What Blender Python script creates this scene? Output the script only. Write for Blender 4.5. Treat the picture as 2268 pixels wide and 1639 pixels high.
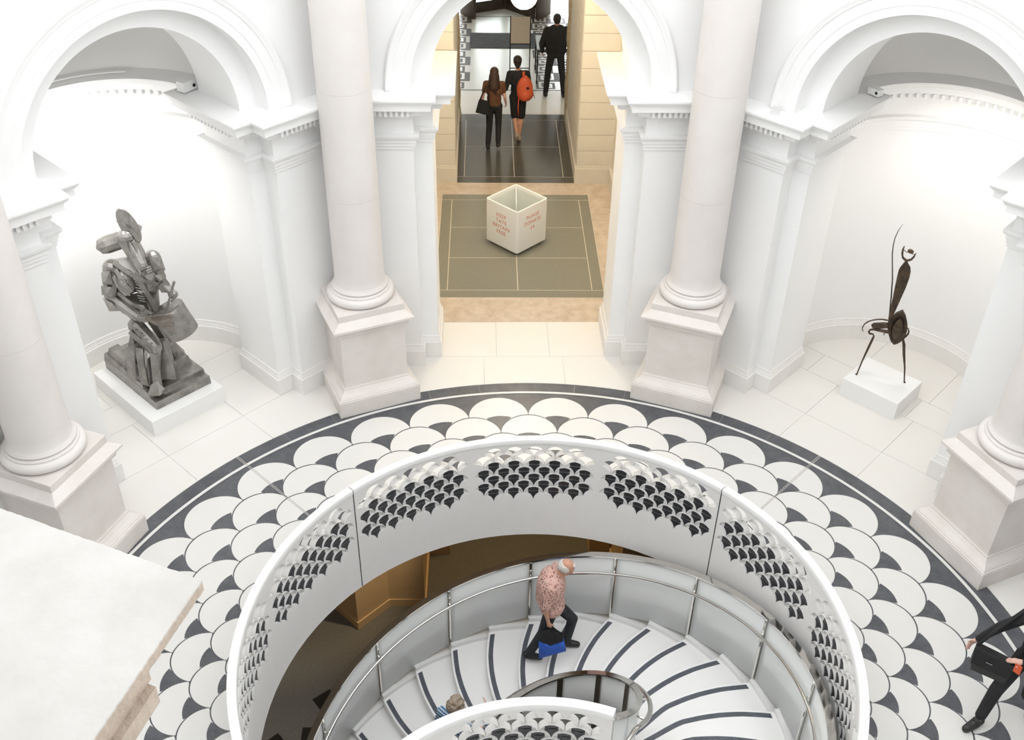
import bpy, bmesh, math, random
from math import sin, cos, pi, radians, degrees, sqrt, atan2
from mathutils import Vector, Matrix
from mathutils.geometry import delaunay_2d_cdt

for o in list(bpy.data.objects):
    bpy.data.objects.remove(o)
SC = bpy.context.scene
COL = SC.collection
random.seed(7)

# ------------------------------------------------------------------ camera
TH, YAW, ROLL = 0.64175341, 0.03170448, 0.01934341
fw = Vector((sin(YAW)*cos(TH), cos(YAW)*cos(TH), -sin(TH)))
rt = Vector((cos(YAW), -sin(YAW), 0)); up = rt.cross(fw)
r2 = rt*cos(ROLL)+up*sin(ROLL); u2 = -rt*sin(ROLL)+up*cos(ROLL)
cd = bpy.data.cameras.new('camera'); cam = bpy.data.objects.new('camera', cd); COL.objects.link(cam)
M = Matrix.Identity(4)
for i in range(3):
    M[i][0], M[i][1], M[i][2] = r2[i], u2[i], -fw[i]
M.translation = (-0.5952, -6.5895, 9.2085)
cam.matrix_world = M
cd.sensor_fit = 'HORIZONTAL'; cd.sensor_width = 36; cd.lens = 36*2339.08/2268
cd.clip_start = .05; cd.clip_end = 200
SC.camera = cam

# ------------------------------------------------------------------ daylight through the glazed dome, exposure
wd = bpy.data.worlds.new('overcast'); SC.world = wd; wd.use_nodes = True
bg = wd.node_tree.nodes['Background']; bg.inputs[0].default_value = (.97, .985, 1, 1); bg.inputs[1].default_value = 1.0
SC.view_settings.view_transform = 'Standard'; SC.view_settings.look = 'None'
SC.view_settings.gamma = 1; SC.view_settings.use_curve_mapping = False
SC.view_settings.exposure = 1.42

# ------------------------------------------------------------------ materials
MATS = {}
def mat(name, col, rough=.6, metal=0, noise=None, speck=None, bump=0, trans=0, emit=None, spec=.5, stripes=None):
    """noise=(scale, colour2, amount)  speck=(scale, colour, size)"""
    m = bpy.data.materials.new(name); m.use_nodes = True; nt = m.node_tree; N = nt.nodes; Lk = nt.links
    b = N['Principled BSDF']; b.inputs['Base Color'].default_value = (*col, 1)
    b.inputs['Roughness'].default_value = rough; b.inputs['Metallic'].default_value = metal
    b.inputs['Specular IOR Level'].default_value = spec
    if trans: b.inputs['Transmission Weight'].default_value = trans
    if emit:
        b.inputs['Emission Color'].default_value = (*emit[0], 1); b.inputs['Emission Strength'].default_value = emit[1]
    src = None
    geo = N.new('ShaderNodeNewGeometry') if (noise or speck or bump or stripes) else None
    def mix(fac, a, c):
        x = N.new('ShaderNodeMix'); x.data_type = 'RGBA'
        Lk.new(fac, x.inputs[0])
        if a is None: x.inputs[6].default_value = (*col, 1)
        else: Lk.new(a, x.inputs[6])
        x.inputs[7].default_value = (*c, 1); return x.outputs[2]
    if noise:
        n = N.new('ShaderNodeTexNoise'); n.inputs['Scale'].default_value = noise[0]; n.inputs['Detail'].default_value = 5
        n.inputs['Roughness'].default_value = .62
        Lk.new(geo.outputs['Position'], n.inputs['Vector'])
        r = N.new('ShaderNodeMapRange'); r.inputs[1].default_value = .38; r.inputs[2].default_value = .68; r.inputs[4].default_value = noise[2]
        Lk.new(n.outputs[0], r.inputs[0]); src = mix(r.outputs[0], src, noise[1])
    if stripes:
        w = N.new('ShaderNodeTexWave'); w.inputs['Scale'].default_value = stripes[0]; w.bands_direction = stripes[2]
        Lk.new(geo.outputs['Position'], w.inputs['Vector'])
        r = N.new('ShaderNodeMath'); r.operation = 'GREATER_THAN'; r.inputs[1].default_value = .6
        Lk.new(w.outputs[1], r.inputs[0]); src = mix(r.outputs[0], src, stripes[1])
    if speck:
        for k, (sc, c, size) in enumerate(speck):
            v = N.new('ShaderNodeTexVoronoi'); v.inputs['Scale'].default_value = sc
            Lk.new(geo.outputs['Position'], v.inputs['Vector'])
            r = N.new('ShaderNodeMath'); r.operation = 'LESS_THAN'; r.inputs[1].default_value = size
            Lk.new(v.outputs['Distance'], r.inputs[0])
            src = mix(r.outputs[0], src, c)
    if src is not None: Lk.new(src, b.inputs['Base Color'])
    if bump:
        n = N.new('ShaderNodeTexNoise'); n.inputs['Scale'].default_value = bump[0]; n.inputs['Detail'].default_value = 4
        Lk.new(geo.outputs['Position'], n.inputs['Vector'])
        bp = N.new('ShaderNodeBump'); bp.inputs['Strength'].default_value = bump[1]; bp.inputs['Distance'].default_value = .02
        Lk.new(n.outputs[0], bp.inputs['Height']); Lk.new(bp.outputs[0], b.inputs['Normal'])
    MATS[name] = m; return m

M_wall = mat('white_plaster', (.92, .92, .915), .65, noise=(1.3, (.90, .90, .89), .5), bump=(14, .04))
M_wall2 = mat('niche_plaster', (.89, .88, .86), .65, noise=(1.1, (.87, .86, .83), .5), bump=(12, .04))
M_trim = mat('white_trim_paint', (.91, .91, .905), .55, noise=(3, (.88, .875, .86), .4), bump=(22, .05))
M_base = mat('skirting_stone', (.87, .86, .84), .5, noise=(4, (.82, .80, .77), .6))
M_col = mat('portland_stone', (.79, .755, .73), .55, noise=(2.2, (.73, .69, .655), .6), speck=[(60, (.70, .66, .62), .08)], bump=(30, .05))
M_colb = mat('pedestal_stone', (.78, .74, .705), .55, noise=(2.6, (.69, .64, .595), .7), bump=(30, .06))
M_slab = mat('cream_floor_stone', (.80, .785, .75), .42, noise=(3, (.80, .77, .72), .6), speck=[(90, (.70, .66, .60), .06)])
M_joint = mat('floor_joint_grey', (.45, .43, .40), .8, noise=(30, (.38, .36, .33), .5))
M_tw = mat('white_terrazzo', (.77, .76, .735), .35, noise=(5, (.745, .735, .705), .5), speck=[(70, (.66, .63, .585), .09), (45, (.83, .82, .80), .1)])
M_td = mat('dark_terrazzo', (.075, .08, .09), .33, noise=(6, (.12, .125, .135), .8), speck=[(60, (.32, .33, .35), .13), (38, (.55, .55, .55), .06)])
M_tb = mat('black_terrazzo', (.065, .07, .08), .3, noise=(6, (.10, .10, .11), .8), speck=[(60, (.27, .28, .30), .12), (38, (.5, .5, .5), .06)])
M_brass = mat('strip_metal', (.55, .53, .50), .5, .3, noise=(20, (.48, .46, .43), .5))
M_par = mat('parapet_cast_stone', (.86, .85, .835), .5, noise=(5, (.84, .825, .805), .6), speck=[(80, (.76, .73, .69), .07)])
M_rim = mat('parapet_rim_white', (.87, .87, .86), .45, noise=(6, (.84, .84, .82), .5))
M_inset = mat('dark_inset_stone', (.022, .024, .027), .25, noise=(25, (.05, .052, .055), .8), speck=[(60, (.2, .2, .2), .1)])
M_tread = mat('tread_terrazzo', (.90, .89, .88), .4, noise=(5, (.88, .87, .855), .6), speck=[(75, (.78, .76, .73), .08)])
M_nose = mat('nosing_granite', (.075, .085, .105), .4, noise=(9, (.11, .12, .14), .8), speck=[(60, (.3, .32, .36), .13)])
M_glass = mat('frosted_glass', (.87, .89, .88), .25, trans=.06, noise=(2, (.85, .875, .865), .5))
M_glass2 = mat('clear_glass', (.86, .92, .90), .05, trans=.9, noise=(2, (.84, .9, .88), .3))
M_glass2.node_tree.nodes['Principled BSDF'].inputs['IOR'].default_value = 1.06
M_chrome = mat('polished_steel', (.72, .70, .67), .1, 1, noise=(9, (.62, .60, .56), .4))
M_bronze = mat('rail_bronze', (.16, .13, .10), .3, .8, noise=(9, (.22, .17, .12), .6))
M_ash = mat('cream_ashlar', (.73, .685, .60), .7, noise=(4, (.68, .63, .535), .6), bump=(30, .1))
M_rough = mat('rough_stone_edge', (.50, .41, .27), .8, noise=(8, (.34, .26, .15), .8), bump=(20, .6))
M_marble = mat('tan_marble', (.66, .57, .47), .22, noise=(5, (.50, .40, .30), .9), speck=[(25, (.72, .64, .55), .12)])
M_gran = mat('green_grey_granite', (.27, .262, .215), .26, noise=(60, (.18, .173, .135), .9), speck=[(55, (.46, .45, .40), .14)])
M_gran2 = mat('charcoal_granite', (.10, .092, .075), .2, noise=(60, (.07, .064, .05), .9), speck=[(55, (.22, .21, .18), .12)])
M_inlay = mat('pale_inlay', (.72, .66, .52), .4, noise=(20, (.55, .49, .36), .5))
M_mosw = mat('mosaic_white', (.70, .69, .66), .3, noise=(30, (.62, .61, .58), .7), speck=[(16, (.6, .59, .56), .1)])
M_mosb = mat('mosaic_black', (.02, .018, .018), .55, noise=(30, (.08, .07, .06), .7))
M_mat = mat('door_mat', (.055, .058, .065), .9, noise=(12, (.10, .105, .115), .9), bump=(60, .5))
M_wood = mat('dark_door_wood', (.045, .032, .025), .35, noise=(10, (.08, .055, .04), .7))
M_box = mat('white_enamel', (.90, .905, .89), .3, noise=(4, (.87, .875, .86), .4))
M_boxin = mat('box_lining', (.80, .79, .68), .6, noise=(5, (.62, .62, .52), .7))
M_red = mat('coral_lettering', (.72, .27, .20), .6, noise=(40, (.66, .24, .18), .5))
M_steel = mat('welded_steel', (.37, .355, .335), .36, .85, noise=(7, (.20, .19, .175), .85), bump=(25, .12))
M_whisk = mat('whisk_bronze', (.26, .23, .20), .4, .8, noise=(14, (.16, .14, .12), .8))
M_iron = mat('wrought_iron', (.055, .043, .033), .45, .7, noise=(14, (.14, .095, .06), .8), bump=(40, .2))
M_plinth = mat('plinth_paint', (.87, .87, .86), .5, noise=(3, (.84, .84, .82), .4))
M_plaque = mat('plaque_grey', (.70, .70, .69), .5, noise=(9, (.62, .62, .61), .5))
M_skin = mat('skin', (.62, .34, .23), .55, noise=(18, (.55, .27, .18), .6))
M_skin2 = mat('skin_pale', (.72, .46, .37), .55, noise=(18, (.66, .37, .29), .6))
M_black = mat('black_cloth', (.012, .012, .013), .85, noise=(20, (.022, .022, .024), .7), bump=(30, .2))
M_char = mat('charcoal_cloth', (.02, .023, .027), .85, noise=(16, (.035, .038, .044), .7), bump=(25, .25))
M_shoe = mat('black_leather', (.012, .012, .012), .4, noise=(20, (.025, .024, .022), .6))
M_sole = mat('tan_sole', (.50, .40, .30), .7, noise=(20, (.42, .33, .24), .6))
M_hairb = mat('dark_brown_hair', (.035, .018, .012), .5, noise=(40, (.075, .038, .024), .8), bump=(60, .5))
M_hairk = mat('black_hair', (.012, .009, .008), .5, noise=(40, (.028, .022, .018), .7), bump=(60, .5))
M_hairw = mat('white_hair', (.74, .70, .65), .7, noise=(40, (.60, .55, .49), .7), bump=(50, .6))
M_hairg = mat('grey_brown_hair', (.30, .23, .17), .8, noise=(45, (.46, .38, .30), .9), bump=(55, .9))
M_brown = mat('brown_cloth', (.11, .045, .02), .8, noise=(14, (.17, .075, .035), .8), bump=(25, .3))
M_floral = mat('pink_floral_cloth', (.62, .36, .30), .8, noise=(24, (.72, .50, .44), .8), speck=[(34, (.24, .09, .07), .34), (50, (.80, .66, .6), .22)], bump=(12, .4))
M_stripe = mat('blue_striped_cloth', (.08, .20, .38), .8, stripes=(11, (.62, .68, .74), 'DIAGONAL'), noise=(9, (.05, .13, .27), .6))
M_orange = mat('red_orange_nylon', (.60, .10, .035), .6, noise=(9, (.50, .075, .03), .7), bump=(14, .3))
M_blue = mat('royal_blue_cloth', (.035, .13, .58), .75, noise=(10, (.025, .09, .44), .7), bump=(12, .4))
M_low = mat('lower_floor_granite', (.15, .15, .14), .5, noise=(40, (.095, .095, .088), .8), speck=[(50, (.26, .24, .21), .14)])
M_lowk = mat('lower_inlay_black', (.012, .011, .011), .35, noise=(20, (.02, .02, .02), .6))
M_tan = mat('lower_tan_wall', (.62, .46, .27), .8, noise=(3, (.57, .41, .23), .6), bump=(20, .1))
M_ceil = mat('ceiling_paint', (.7, .66, .58), .8, noise=(3, (.66, .62, .54), .4))
M_globe = mat('lit_globe', (.95, .85, .65), .4, emit=((1, .88, .70), 15), noise=(3, (.93, .82, .6), .4))
M_lampl = mat('lit_downlight', (.95, .8, .5), .4, emit=((1, .68, .28), 10), noise=(3, (.93, .78, .5), .4))
M_card = mat('sign_card', (.60, .53, .45), .7, noise=(6, (.55, .48, .40), .6))
M_bmetal = mat('black_metal', (.015, .015, .016), .45, .5, noise=(20, (.025, .025, .026), .5))
M_desk = mat('desk_top_grey', (.55, .62, .66), .3, noise=(5, (.50, .57, .61), .5))
M_slabm = mat('coping_marble', (.66, .645, .62), .5, noise=(4.5, (.54, .515, .48), .85), bump=(18, .12))
M_slabe = mat('coping_edge_stone', (.52, .43, .35), .7, noise=(9, (.44, .36, .29), .8), bump=(40, .5))

# ------------------------------------------------------------------ object helpers
def tag(o, label=None, cat=None, group=None, kind=None):
    if label: o['label'] = label
    if cat: o['category'] = cat
    if group: o['group'] = group
    if kind: o['kind'] = kind
    return o
def empty(name, loc=(0, 0, 0), rz=0, parent=None):
    o = bpy.data.objects.new(name, None); COL.objects.link(o); o.location = loc; o.rotation_euler = (0, 0, rz)
    o.empty_display_size = .1
    if parent: o.parent = parent
    return o
def link(name, me, parent=None, m=None):
    o = bpy.data.objects.new(name, me); COL.objects.link(o)
    if parent: o.parent = parent
    return o
class MB:
    def __init__(s): s.v = []; s.f = []
    def add(s, V, F):
        n = len(s.v); s.v += [tuple(x) for x in V]; s.f += [tuple(i+n for i in f) for f in F]; return s
    def box(s, c, d, rz=0, rx=0, ry=0):
        R = Matrix.Rotation(rz, 3, 'Z') @ Matrix.Rotation(ry, 3, 'Y') @ Matrix.Rotation(rx, 3, 'X')
        P = [Vector(c)+R@Vector((x*d[0]/2, y*d[1]/2, z*d[2]/2)) for x in (-1, 1) for y in (-1, 1) for z in (-1, 1)]
        return s.add(P, [(0, 1, 3, 2), (4, 6, 7, 5), (0, 4, 5, 1), (2, 3, 7, 6), (0, 2, 6, 4), (1, 5, 7, 3)])
    def prism(s, poly, z0, z1):
        a = sum(poly[i][0]*poly[(i+1) % len(poly)][1]-poly[(i+1) % len(poly)][0]*poly[i][1] for i in range(len(poly)))
        if a < 0: poly = poly[::-1]
        n = len(poly); V = [(x, y, z0) for x, y in poly]+[(x, y, z1) for x, y in poly]
        F = [tuple(range(n))[::-1], tuple(range(n, 2*n))]+[(i, (i+1) % n, n+(i+1) % n, n+i) for i in range(n)]
        return s.add(V, F)
    def lathe(s, prof, n=32, c=(0, 0, 0), a0=0, a1=2*pi):
        full = abs(a1-a0-2*pi) < 1e-6; k = n if full else n+1
        V = [(c[0]+r*cos(a0+(a1-a0)*i/n), c[1]+r*sin(a0+(a1-a0)*i/n), c[2]+z) for r, z in prof for i in range(k)]
        F = []
        for j in range(len(prof)-1):
            for i in range(n):
                i2 = (i+1) % k
                F.append((j*k+i, j*k+i2, (j+1)*k+i2, (j+1)*k+i))
        if full:
            F.append(tuple(range(k))[::-1]); F.append(tuple((len(prof)-1)*k+i for i in range(k)))
        return s.add(V, F)
    def tube(s, path, r, n=8, flat=None):
        path = [Vector(p) for p in path]; V = []; F = []
        for i, p in enumerate(path):
            t = (path[min(i+1, len(path)-1)]-path[max(i-1, 0)]).normalized()
            upv = Vector((0, 0, 1)) if abs(t.z) < .95 else Vector((0, 1, 0))
            a = t.cross(upv).normalized(); b = a.cross(t)
            rr = r[i] if isinstance(r, (list, tuple)) else r
            ra, rb = (rr, rr) if flat is None else (rr*flat[0], rr*flat[1])
            for k in range(n):
                w = 2*pi*(k+.5)/n; V.append(p+a*ra*cos(w)+b*rb*sin(w))
        for i in range(len(path)-1):
            for k in range(n): F.append((i*n+k, i*n+(k+1) % n, (i+1)*n+(k+1) % n, (i+1)*n+k))
        F.append(tuple(range(n))[::-1]); F.append(tuple((len(path)-1)*n+k for k in range(n)))
        return s.add(V, F)
    def cap(s, p0, p1, r0, r1=None, n=10):
        r1 = r0 if r1 is None else r1; p0 = Vector(p0); p1 = Vector(p1); ax = p1-p0
        ax = ax.normalized() if ax.length > 1e-6 else Vector((0, 0, 1))
        up_ = Vector((0, 0, 1)) if abs(ax.z) < .9 else Vector((1, 0, 0)); a = ax.cross(up_).normalized(); b = ax.cross(a)
        rings = [(p0+ax*(-r0*cos(w)), r0*sin(w)) for w in (.25, .7, 1.15, pi/2)]+[(p1+ax*(r1*cos(w)), r1*sin(w)) for w in (pi/2, 1.15, .7, .25)]
        V = [c+a*q*cos(2*pi*k/n)+b*q*sin(2*pi*k/n) for c, q in rings for k in range(n)]
        F = [(i*n+k, i*n+(k+1) % n, (i+1)*n+(k+1) % n, (i+1)*n+k) for i in range(len(rings)-1) for k in range(n)]
        F += [tuple(range(n))[::-1], tuple((len(rings)-1)*n+k for k in range(n))]
        return s.add(V, F)
    def ell(s, c, r, n=14, m=9, R=None):
        V = []; c = Vector(c)
        for j in range(1, m):
            for k in range(n):
                q = Vector((r[0]*sin(pi*j/m)*cos(2*pi*k/n), r[1]*sin(pi*j/m)*sin(2*pi*k/n), r[2]*cos(pi*j/m)))
                V.append(c+(R@q if R else q))
        F = [(j*n+k, (j+1)*n+k, (j+1)*n+(k+1) % n, j*n+(k+1) % n) for j in range(m-2) for k in range(n)]
        F += [tuple(range(n)), tuple((m-2)*n+k for k in range(n))[::-1]]
        return s.add(V, F)
    def hull(s, P):
        bm = bmesh.new()
        for q in P: bm.verts.new(q)
        r = bmesh.ops.convex_hull(bm, input=bm.verts)
        bm.verts.ensure_lookup_table(); bm.verts.index_update()
        V = [v.co.copy() for v in bm.verts]; F = [tuple(v.index for v in f.verts) for f in bm.faces]; bm.free()
        return s.add(V, F)
    def strip(s, A, B):
        n = len(A); return s.add(list(A)+list(B), [(i, i+1, n+i+1, n+i) for i in range(n-1)])
    def mesh(s, name, m, smooth=False, fix=True):
        me = bpy.data.meshes.new(name); me.from_pydata([tuple(x) for x in s.v], [], s.f); me.materials.append(m)
        if fix:
            bm = bmesh.new(); bm.from_mesh(me); bmesh.ops.recalc_face_normals(bm, faces=bm.faces); bm.to_mesh(me); bm.free()
        if smooth:
            me.polygons.foreach_set('use_smooth', [True]*len(me.polygons))
            if smooth != 'all':
                try: me.set_sharp_from_angle(angle=radians(38))
                except Exception: pass
        me.update(); return me
    def obj(s, name, m, parent=None, smooth=False, kind=None, label=None):
        o = link(name, s.mesh(name, m, smooth), parent)
        if kind: o['kind'] = kind
        if label: o['label'] = label
        return o
def blob(name, mb, m, parent, voxel=.014, it=4, label=None):
    """overlapping closed shapes fused into one continuous surface"""
    o = mb.obj(name, m, parent)
    md = o.modifiers.new('fuse', 'REMESH'); md.mode = 'VOXEL'; md.voxel_size = voxel; md.use_smooth_shade = True
    sm = o.modifiers.new('soft', 'SMOOTH'); sm.factor = .5; sm.iterations = it
    dg = bpy.context.evaluated_depsgraph_get(); me = bpy.data.meshes.new_from_object(o.evaluated_get(dg))
    o.modifiers.clear(); old = o.data; o.data = me; bpy.data.meshes.remove(old); me.name = name
    if not me.materials: me.materials.append(m)
    me.polygons.foreach_set('use_smooth', [True]*len(me.polygons))
    if label: o['label'] = label
    return o
ROT0 = radians(-.3)                                    # the building stands a hair off the floor pattern's axis
def A2(az, r): return (r*sin(az), r*cos(az))
def L3(az, u, v, z=0): return (u*cos(az)+v*sin(az), -u*sin(az)+v*cos(az), z)
def structure(o): o['kind'] = 'structure'; return o
# ================================================================== THE ROTUNDA FLOOR
def arc(r, a0, a1, n, cx=0, cy=0): return [(cx+r*sin(a0+(a1-a0)*i/n), cy+r*cos(a0+(a1-a0)*i/n)) for i in range(n+1)]
def ring(r0, r1, z, n=144, a0=0, a1=2*pi):
    mb = MB(); A = [(*q, z) for q in arc(r0, a0, a1, n)]; B = [(*q, z) for q in arc(r1, a0, a1, n)]
    return mb.strip(A, B)
fl = MB()
fl.strip([(*q, -.004) for q in arc(3.0, 0, 2*pi, 144)], [(*q, -.004) for q in arc(5.18, 0, 2*pi, 144)])
floor = structure(fl.obj('floor', M_td))
fb = MB()
fb.strip([(*q, -.006) for q in arc(5.18, 0, 2*pi, 144)], [(*q, -.006) for q in arc(9.6, 0, 2*pi, 144)])
fb.obj('joint_bed', M_joint, floor)
ring(5.178, 5.222, .001, 180).obj('white_band', M_tw, floor)
# dark border stones
cuts = [-112.5, -97, -82.5, -75, -60, -51.5, -45, -37.4, -30, -15, -7.3, 7.3, 15, 30, 37.4, 45, 51.5, 60, 75, 82.5, 97, 112.5]
for a, b in list(zip(cuts[:-1], cuts[1:]))+[(112.5, 247.5)]:
    g = .0006 if b-a < 40 else 0
    k = max(3, int((b-a)/2))
    poly = arc(5.223, radians(a)+g, radians(b)-g, k)+arc(5.414, radians(a)+g, radians(b)-g, k)[::-1]
    MB().prism(poly, -.006, 0).obj('border_stone', M_td, floor)
# fish-scale terrazzo: 36 scales a row, each row 0.92 of the one outside it
NS = 36; HALF = pi/NS; RAT = .9208
def scale_polys(c):
    """scale and fin of a row whose disc centres lie at radius c, in a frame at azimuth 0"""
    r = c*sin(HALF); c2 = c*RAT; r2_ = c2*sin(HALF)
    g = .0026
    rr = r-g/2; ex = r2_+g/2
    lx, ly = -c2*sin(HALF), c2*cos(HALF)         # next row's discs
    rx = -lx
    n = 18
    def cut(px, py, e=ex): return (px-lx)**2+(py-ly)**2 > e*e and (px-rx)**2+(py-ly)**2 > e*e
    cy = c*cos(HALF)
    top = []
    N = 60
    for i in range(N+1):
        t = -.5+(pi+1.0)*i/N; q = (rr*cos(t), cy+rr*sin(t))
        if cut(*q) and abs(atan2(q[0], q[1])) < HALF-.0003: top.append(q)
    def lower(ex_, ytop_l, ):
        # left disc arc from its meeting with the top curve down to the cusp and the right one back up
        Lf = []
        for i in range(61):
            t = pi/2*1.15-(pi/2*1.35)*i/60
            q = (lx+ex_*cos(t), ly+ex_*sin(t)); Lf.append(q)
        return Lf
    # left boundary: disc points between the top curve's left end and x=-0
    La = lower(ex, None)
    left = [q for q in La if q[0] > top[-1][0]+.004 and q[0] < -.002 and q[1] < top[-1][1]+.001 or False]
    tip = (0, ly+sqrt(max(ex*ex-lx*lx, 0)))
    left = [q for q in left if (q[0]**2+(q[1]-cy)**2) < rr*rr and q[1] > tip[1]]
    right = [(-x, y) for x, y in left][::-1]
    tip = (0, ly+sqrt(max(ex*ex-lx*lx, 0)))
    scale = top+left[::3]+[tip]+right[::3]
    # fin: disc of the next row's size under the scale's middle
    fc = c2; fr = r2_
    fy = fc*cos(HALF)*1.0
    fin_top = []
    for i in range(41):
        t = pi*i/40; q = (fr*cos(t), fy+fr*sin(t))
        if cut(*q, ex): fin_top.append(q)
    fl_ = [q for q in La if q[0] > fin_top[-1][0]+.002 and q[0] < -.002 and (q[0]**2+(q[1]-fy)**2) < fr*fr and tip[1] < q[1] < fin_top[-1][1]]
    fin = fin_top[::2]+[fin_top[-1]]+fl_[::3]+[tip]+[(-x, y) for x, y in fl_][::-1][::3]
    return scale, fin
c = 4.70
for k in range(6):
    scp, fip = scale_polys(c)
    if k == 5:                                        # the innermost row runs under the parapet
        scp = [(x, max(y, 3.003)) for x, y in scp]; fip = None
    ms = MB().prism(scp, -.004, 0).mesh('scale', M_tw); mf = MB().prism(fip, -.002, .0006).mesh('fin', M_td) if fip else None
    rest = MB(); restf = MB()
    for i in range(NS):
        az = (i+.5*((k+1) % 2))*2*HALF
        if az > pi: az -= 2*pi
        if abs(az) <= radians(108):
            for nm, me in (('scale', ms), ('fin', mf)):
                if me is None: continue
                o = link(nm, me, floor); o.rotation_euler = (0, 0, -az)
        else:
            for src, dst, z0, z1 in ((scp, rest, -.004, 0), (fip, restf, -.002, .0006)):
                if src: dst.prism([(x*cos(az)+y*sin(az), -x*sin(az)+y*cos(az)) for x, y in src], z0, z1)
    rest.obj('scale_field', M_tw, floor, kind='stuff'); (restf.obj('fin_field', M_td, floor, kind='stuff') if fip else None)
    c *= RAT
for s in (-1, 1):
    a = radians(45*s)
    for da in (-.0022, .0022):
        q = MB(); q.box((0, 4.22, .0008), (.008, 2.40, .003)); o = q.obj('metal_joint_strip', M_brass, floor); o.rotation_euler = (0, 0, -a-da)
# paving slabs of the bays
def slab(poly, az, m=None, z=0, name='paving_slab'):
    P = [L3(az, u, v)[:2] for u, v in poly]
    MB().prism(P, -.006, z).obj(name, m or M_slab, floor)
def rect(u0, u1, v0, v1, g=.0025): return [(u0+g, v0+g), (u1-g, v0+g), (u1-g, v1-g), (u0+g, v1-g)]
for deg in (-90, -45, 0, 45, 90):
    az = radians(deg)+ROT0; R1 = 5.418; V1 = 6.065
    a0 = math.asin(.58/R1); e = radians(22.5); g = .0005
    T = V1*math.tan(e)
    slab([(R1*sin(t), R1*cos(t)) for t in [-a0+g+(2*a0-2*g)*i/8 for i in range(9)]]+[(.58, V1-.002), (-.58, V1-.002)], az)
    for s in (-1, 1):
        slab([(s*R1*sin(t), R1*cos(t)) for t in [a0+g+(e-a0-2*g)*i/10 for i in range(11)]]+[(s*T, V1), (s*1.6, V1-.002), (s*.582, V1-.002)], az)
    j = .395 if deg == 0 else .58
    for a, b in ((-1.3, -j), (-j, j), (j, 1.3)): slab(rect(a, b, V1, 6.97), az)
    if deg == 0: continue
    for a, b in ((-1.62, -1.1), (-1.1, .45), (.45, 1.62)): slab(rect(a, b, 6.97, 7.495), az)
    for a, b in ((-1.62, -.58), (-.58, .55), (.55, 1.62)): slab(rect(a, b, 7.495, 8.75), az)
MB().prism(arc(9.5, radians(114), radians(246), 40)+arc(5.42, radians(114), radians(246), 40)[::-1], -.006, -.001).obj('paving_field', M_slab, floor)

# ================================================================== WALLS
B8 = 5.88*math.tan(pi/8); ZS = 4.19; TOPZ = 7.4
def sweep(path, prof, n0=None, n1=None):
    """profile (offset into the room, z) along a plan polyline"""
    segs = []
    for a, b in zip(path[:-1], path[1:]):
        d = Vector((b[0]-a[0], b[1]-a[1])).normalized(); segs.append(Vector((d.y, -d.x)))
    mit = []
    for i in range(len(path)):
        a = segs[i-1] if i > 0 else (n0 or segs[0]); b = segs[i] if i < len(segs) else (n1 or segs[-1])
        mit.append((a+b)/(1+a.dot(b)))
    mb = MB(); n = len(prof)
    V = [(p[0]+m.x*d, p[1]+m.y*d, z) for p, m in zip(path, mit) for d, z in prof]
    F = [(i*n+k, (i+1)*n+k, (i+1)*n+k+1, i*n+k+1) for i in range(len(path)-1) for k in range(n-1)]
    mb.add(V, F); return mb
NL = Vector((sin(pi/4), -cos(pi/4))); NR = Vector((-sin(pi/4), -cos(pi/4)))
half = [(-B8, 5.88), (-1.48, 5.88), (-1.48, 6.11), (-1.245, 6.11), (-1.245, 6.96)]
narc = [(1.56*sin(t), 7.05+1.56*cos(t)) for t in [radians(-90+180*i/40) for i in range(41)]]
P_niche = half+[(-1.56, 6.96)]+narc+[(1.56, 6.96)]+[(-x, y) for x, y in half][::-1]
P_dl = half+[(-1.80, 6.96)]; P_dr = [(-x, y) for x, y in P_dl][::-1]
ENT = [(0, 3.39), (.018, 3.40), (.018, 3.445), (.032, 3.45), (.032, 3.495), (.046, 3.50), (.046, 3.545), (.075, 3.565), (.085, 3.60), (.085, 3.612), (.012, 3.622), (.012, 3.855), (.03, 3.86), (.05, 3.868), (.105, 3.888), (.115, 3.905),
       (.14, 3.908), (.14, 3.985), (.20, 3.99), (.215, 4.003), (.25, 4.006), (.25, 4.075), (.262, 4.078), (.262, 4.092), (.285, 4.11), (.30, 4.14), (.31, 4.145), (.31, 4.168), (.0, 4.19)]
SKIRT = [(.045, 0), (.045, .255), (.040, .265), (.030, .27), (.030, .285), (.022, .30), (.012, .335), (.012, .35), (0, .36)]
def dentils(path):
    mb = MB()
    segs = list(zip(path[:-1], path[1:])); run = 0
    pts = []
    for a, b in segs:
        a = Vector(a); b = Vector(b); d = b-a; l = d.length; d.normalize(); nrm = Vector((d.y, -d.x))
        if l < .2 and not (len(path) > 20 and l > .1): continue
        k = max(1, int(l/.066))
        for i in range(k):
            q = a+d*(l*(i+.5)/k)+nrm*.163
            mb.box((q.x, q.y, 3.945), (.036, .05, .066), rz=atan2(d.y, d.x))
    return mb
def spandrel(B, r, v, top, n=48):
    th = sorted(set([pi*i/n for i in range(n+1)]+[atan2(top-ZS, B), pi-atan2(top-ZS, B)]))
    I = [(r*cos(t), v, ZS+r*sin(t)) for t in th]; O = []
    for t in th:
        cx, sy = cos(t), sin(t); k = min(B/abs(cx) if abs(cx) > 1e-9 else 1e9, (top-ZS)/sy if sy > 1e-9 else 1e9)
        O.append((k*cx, v, ZS+k*sy))
    return MB().strip(I, O)
def arcz(r, v, n=48): return [(r*cos(pi*i/n), v, ZS+r*sin(pi*i/n)) for i in range(n+1)]
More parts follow.
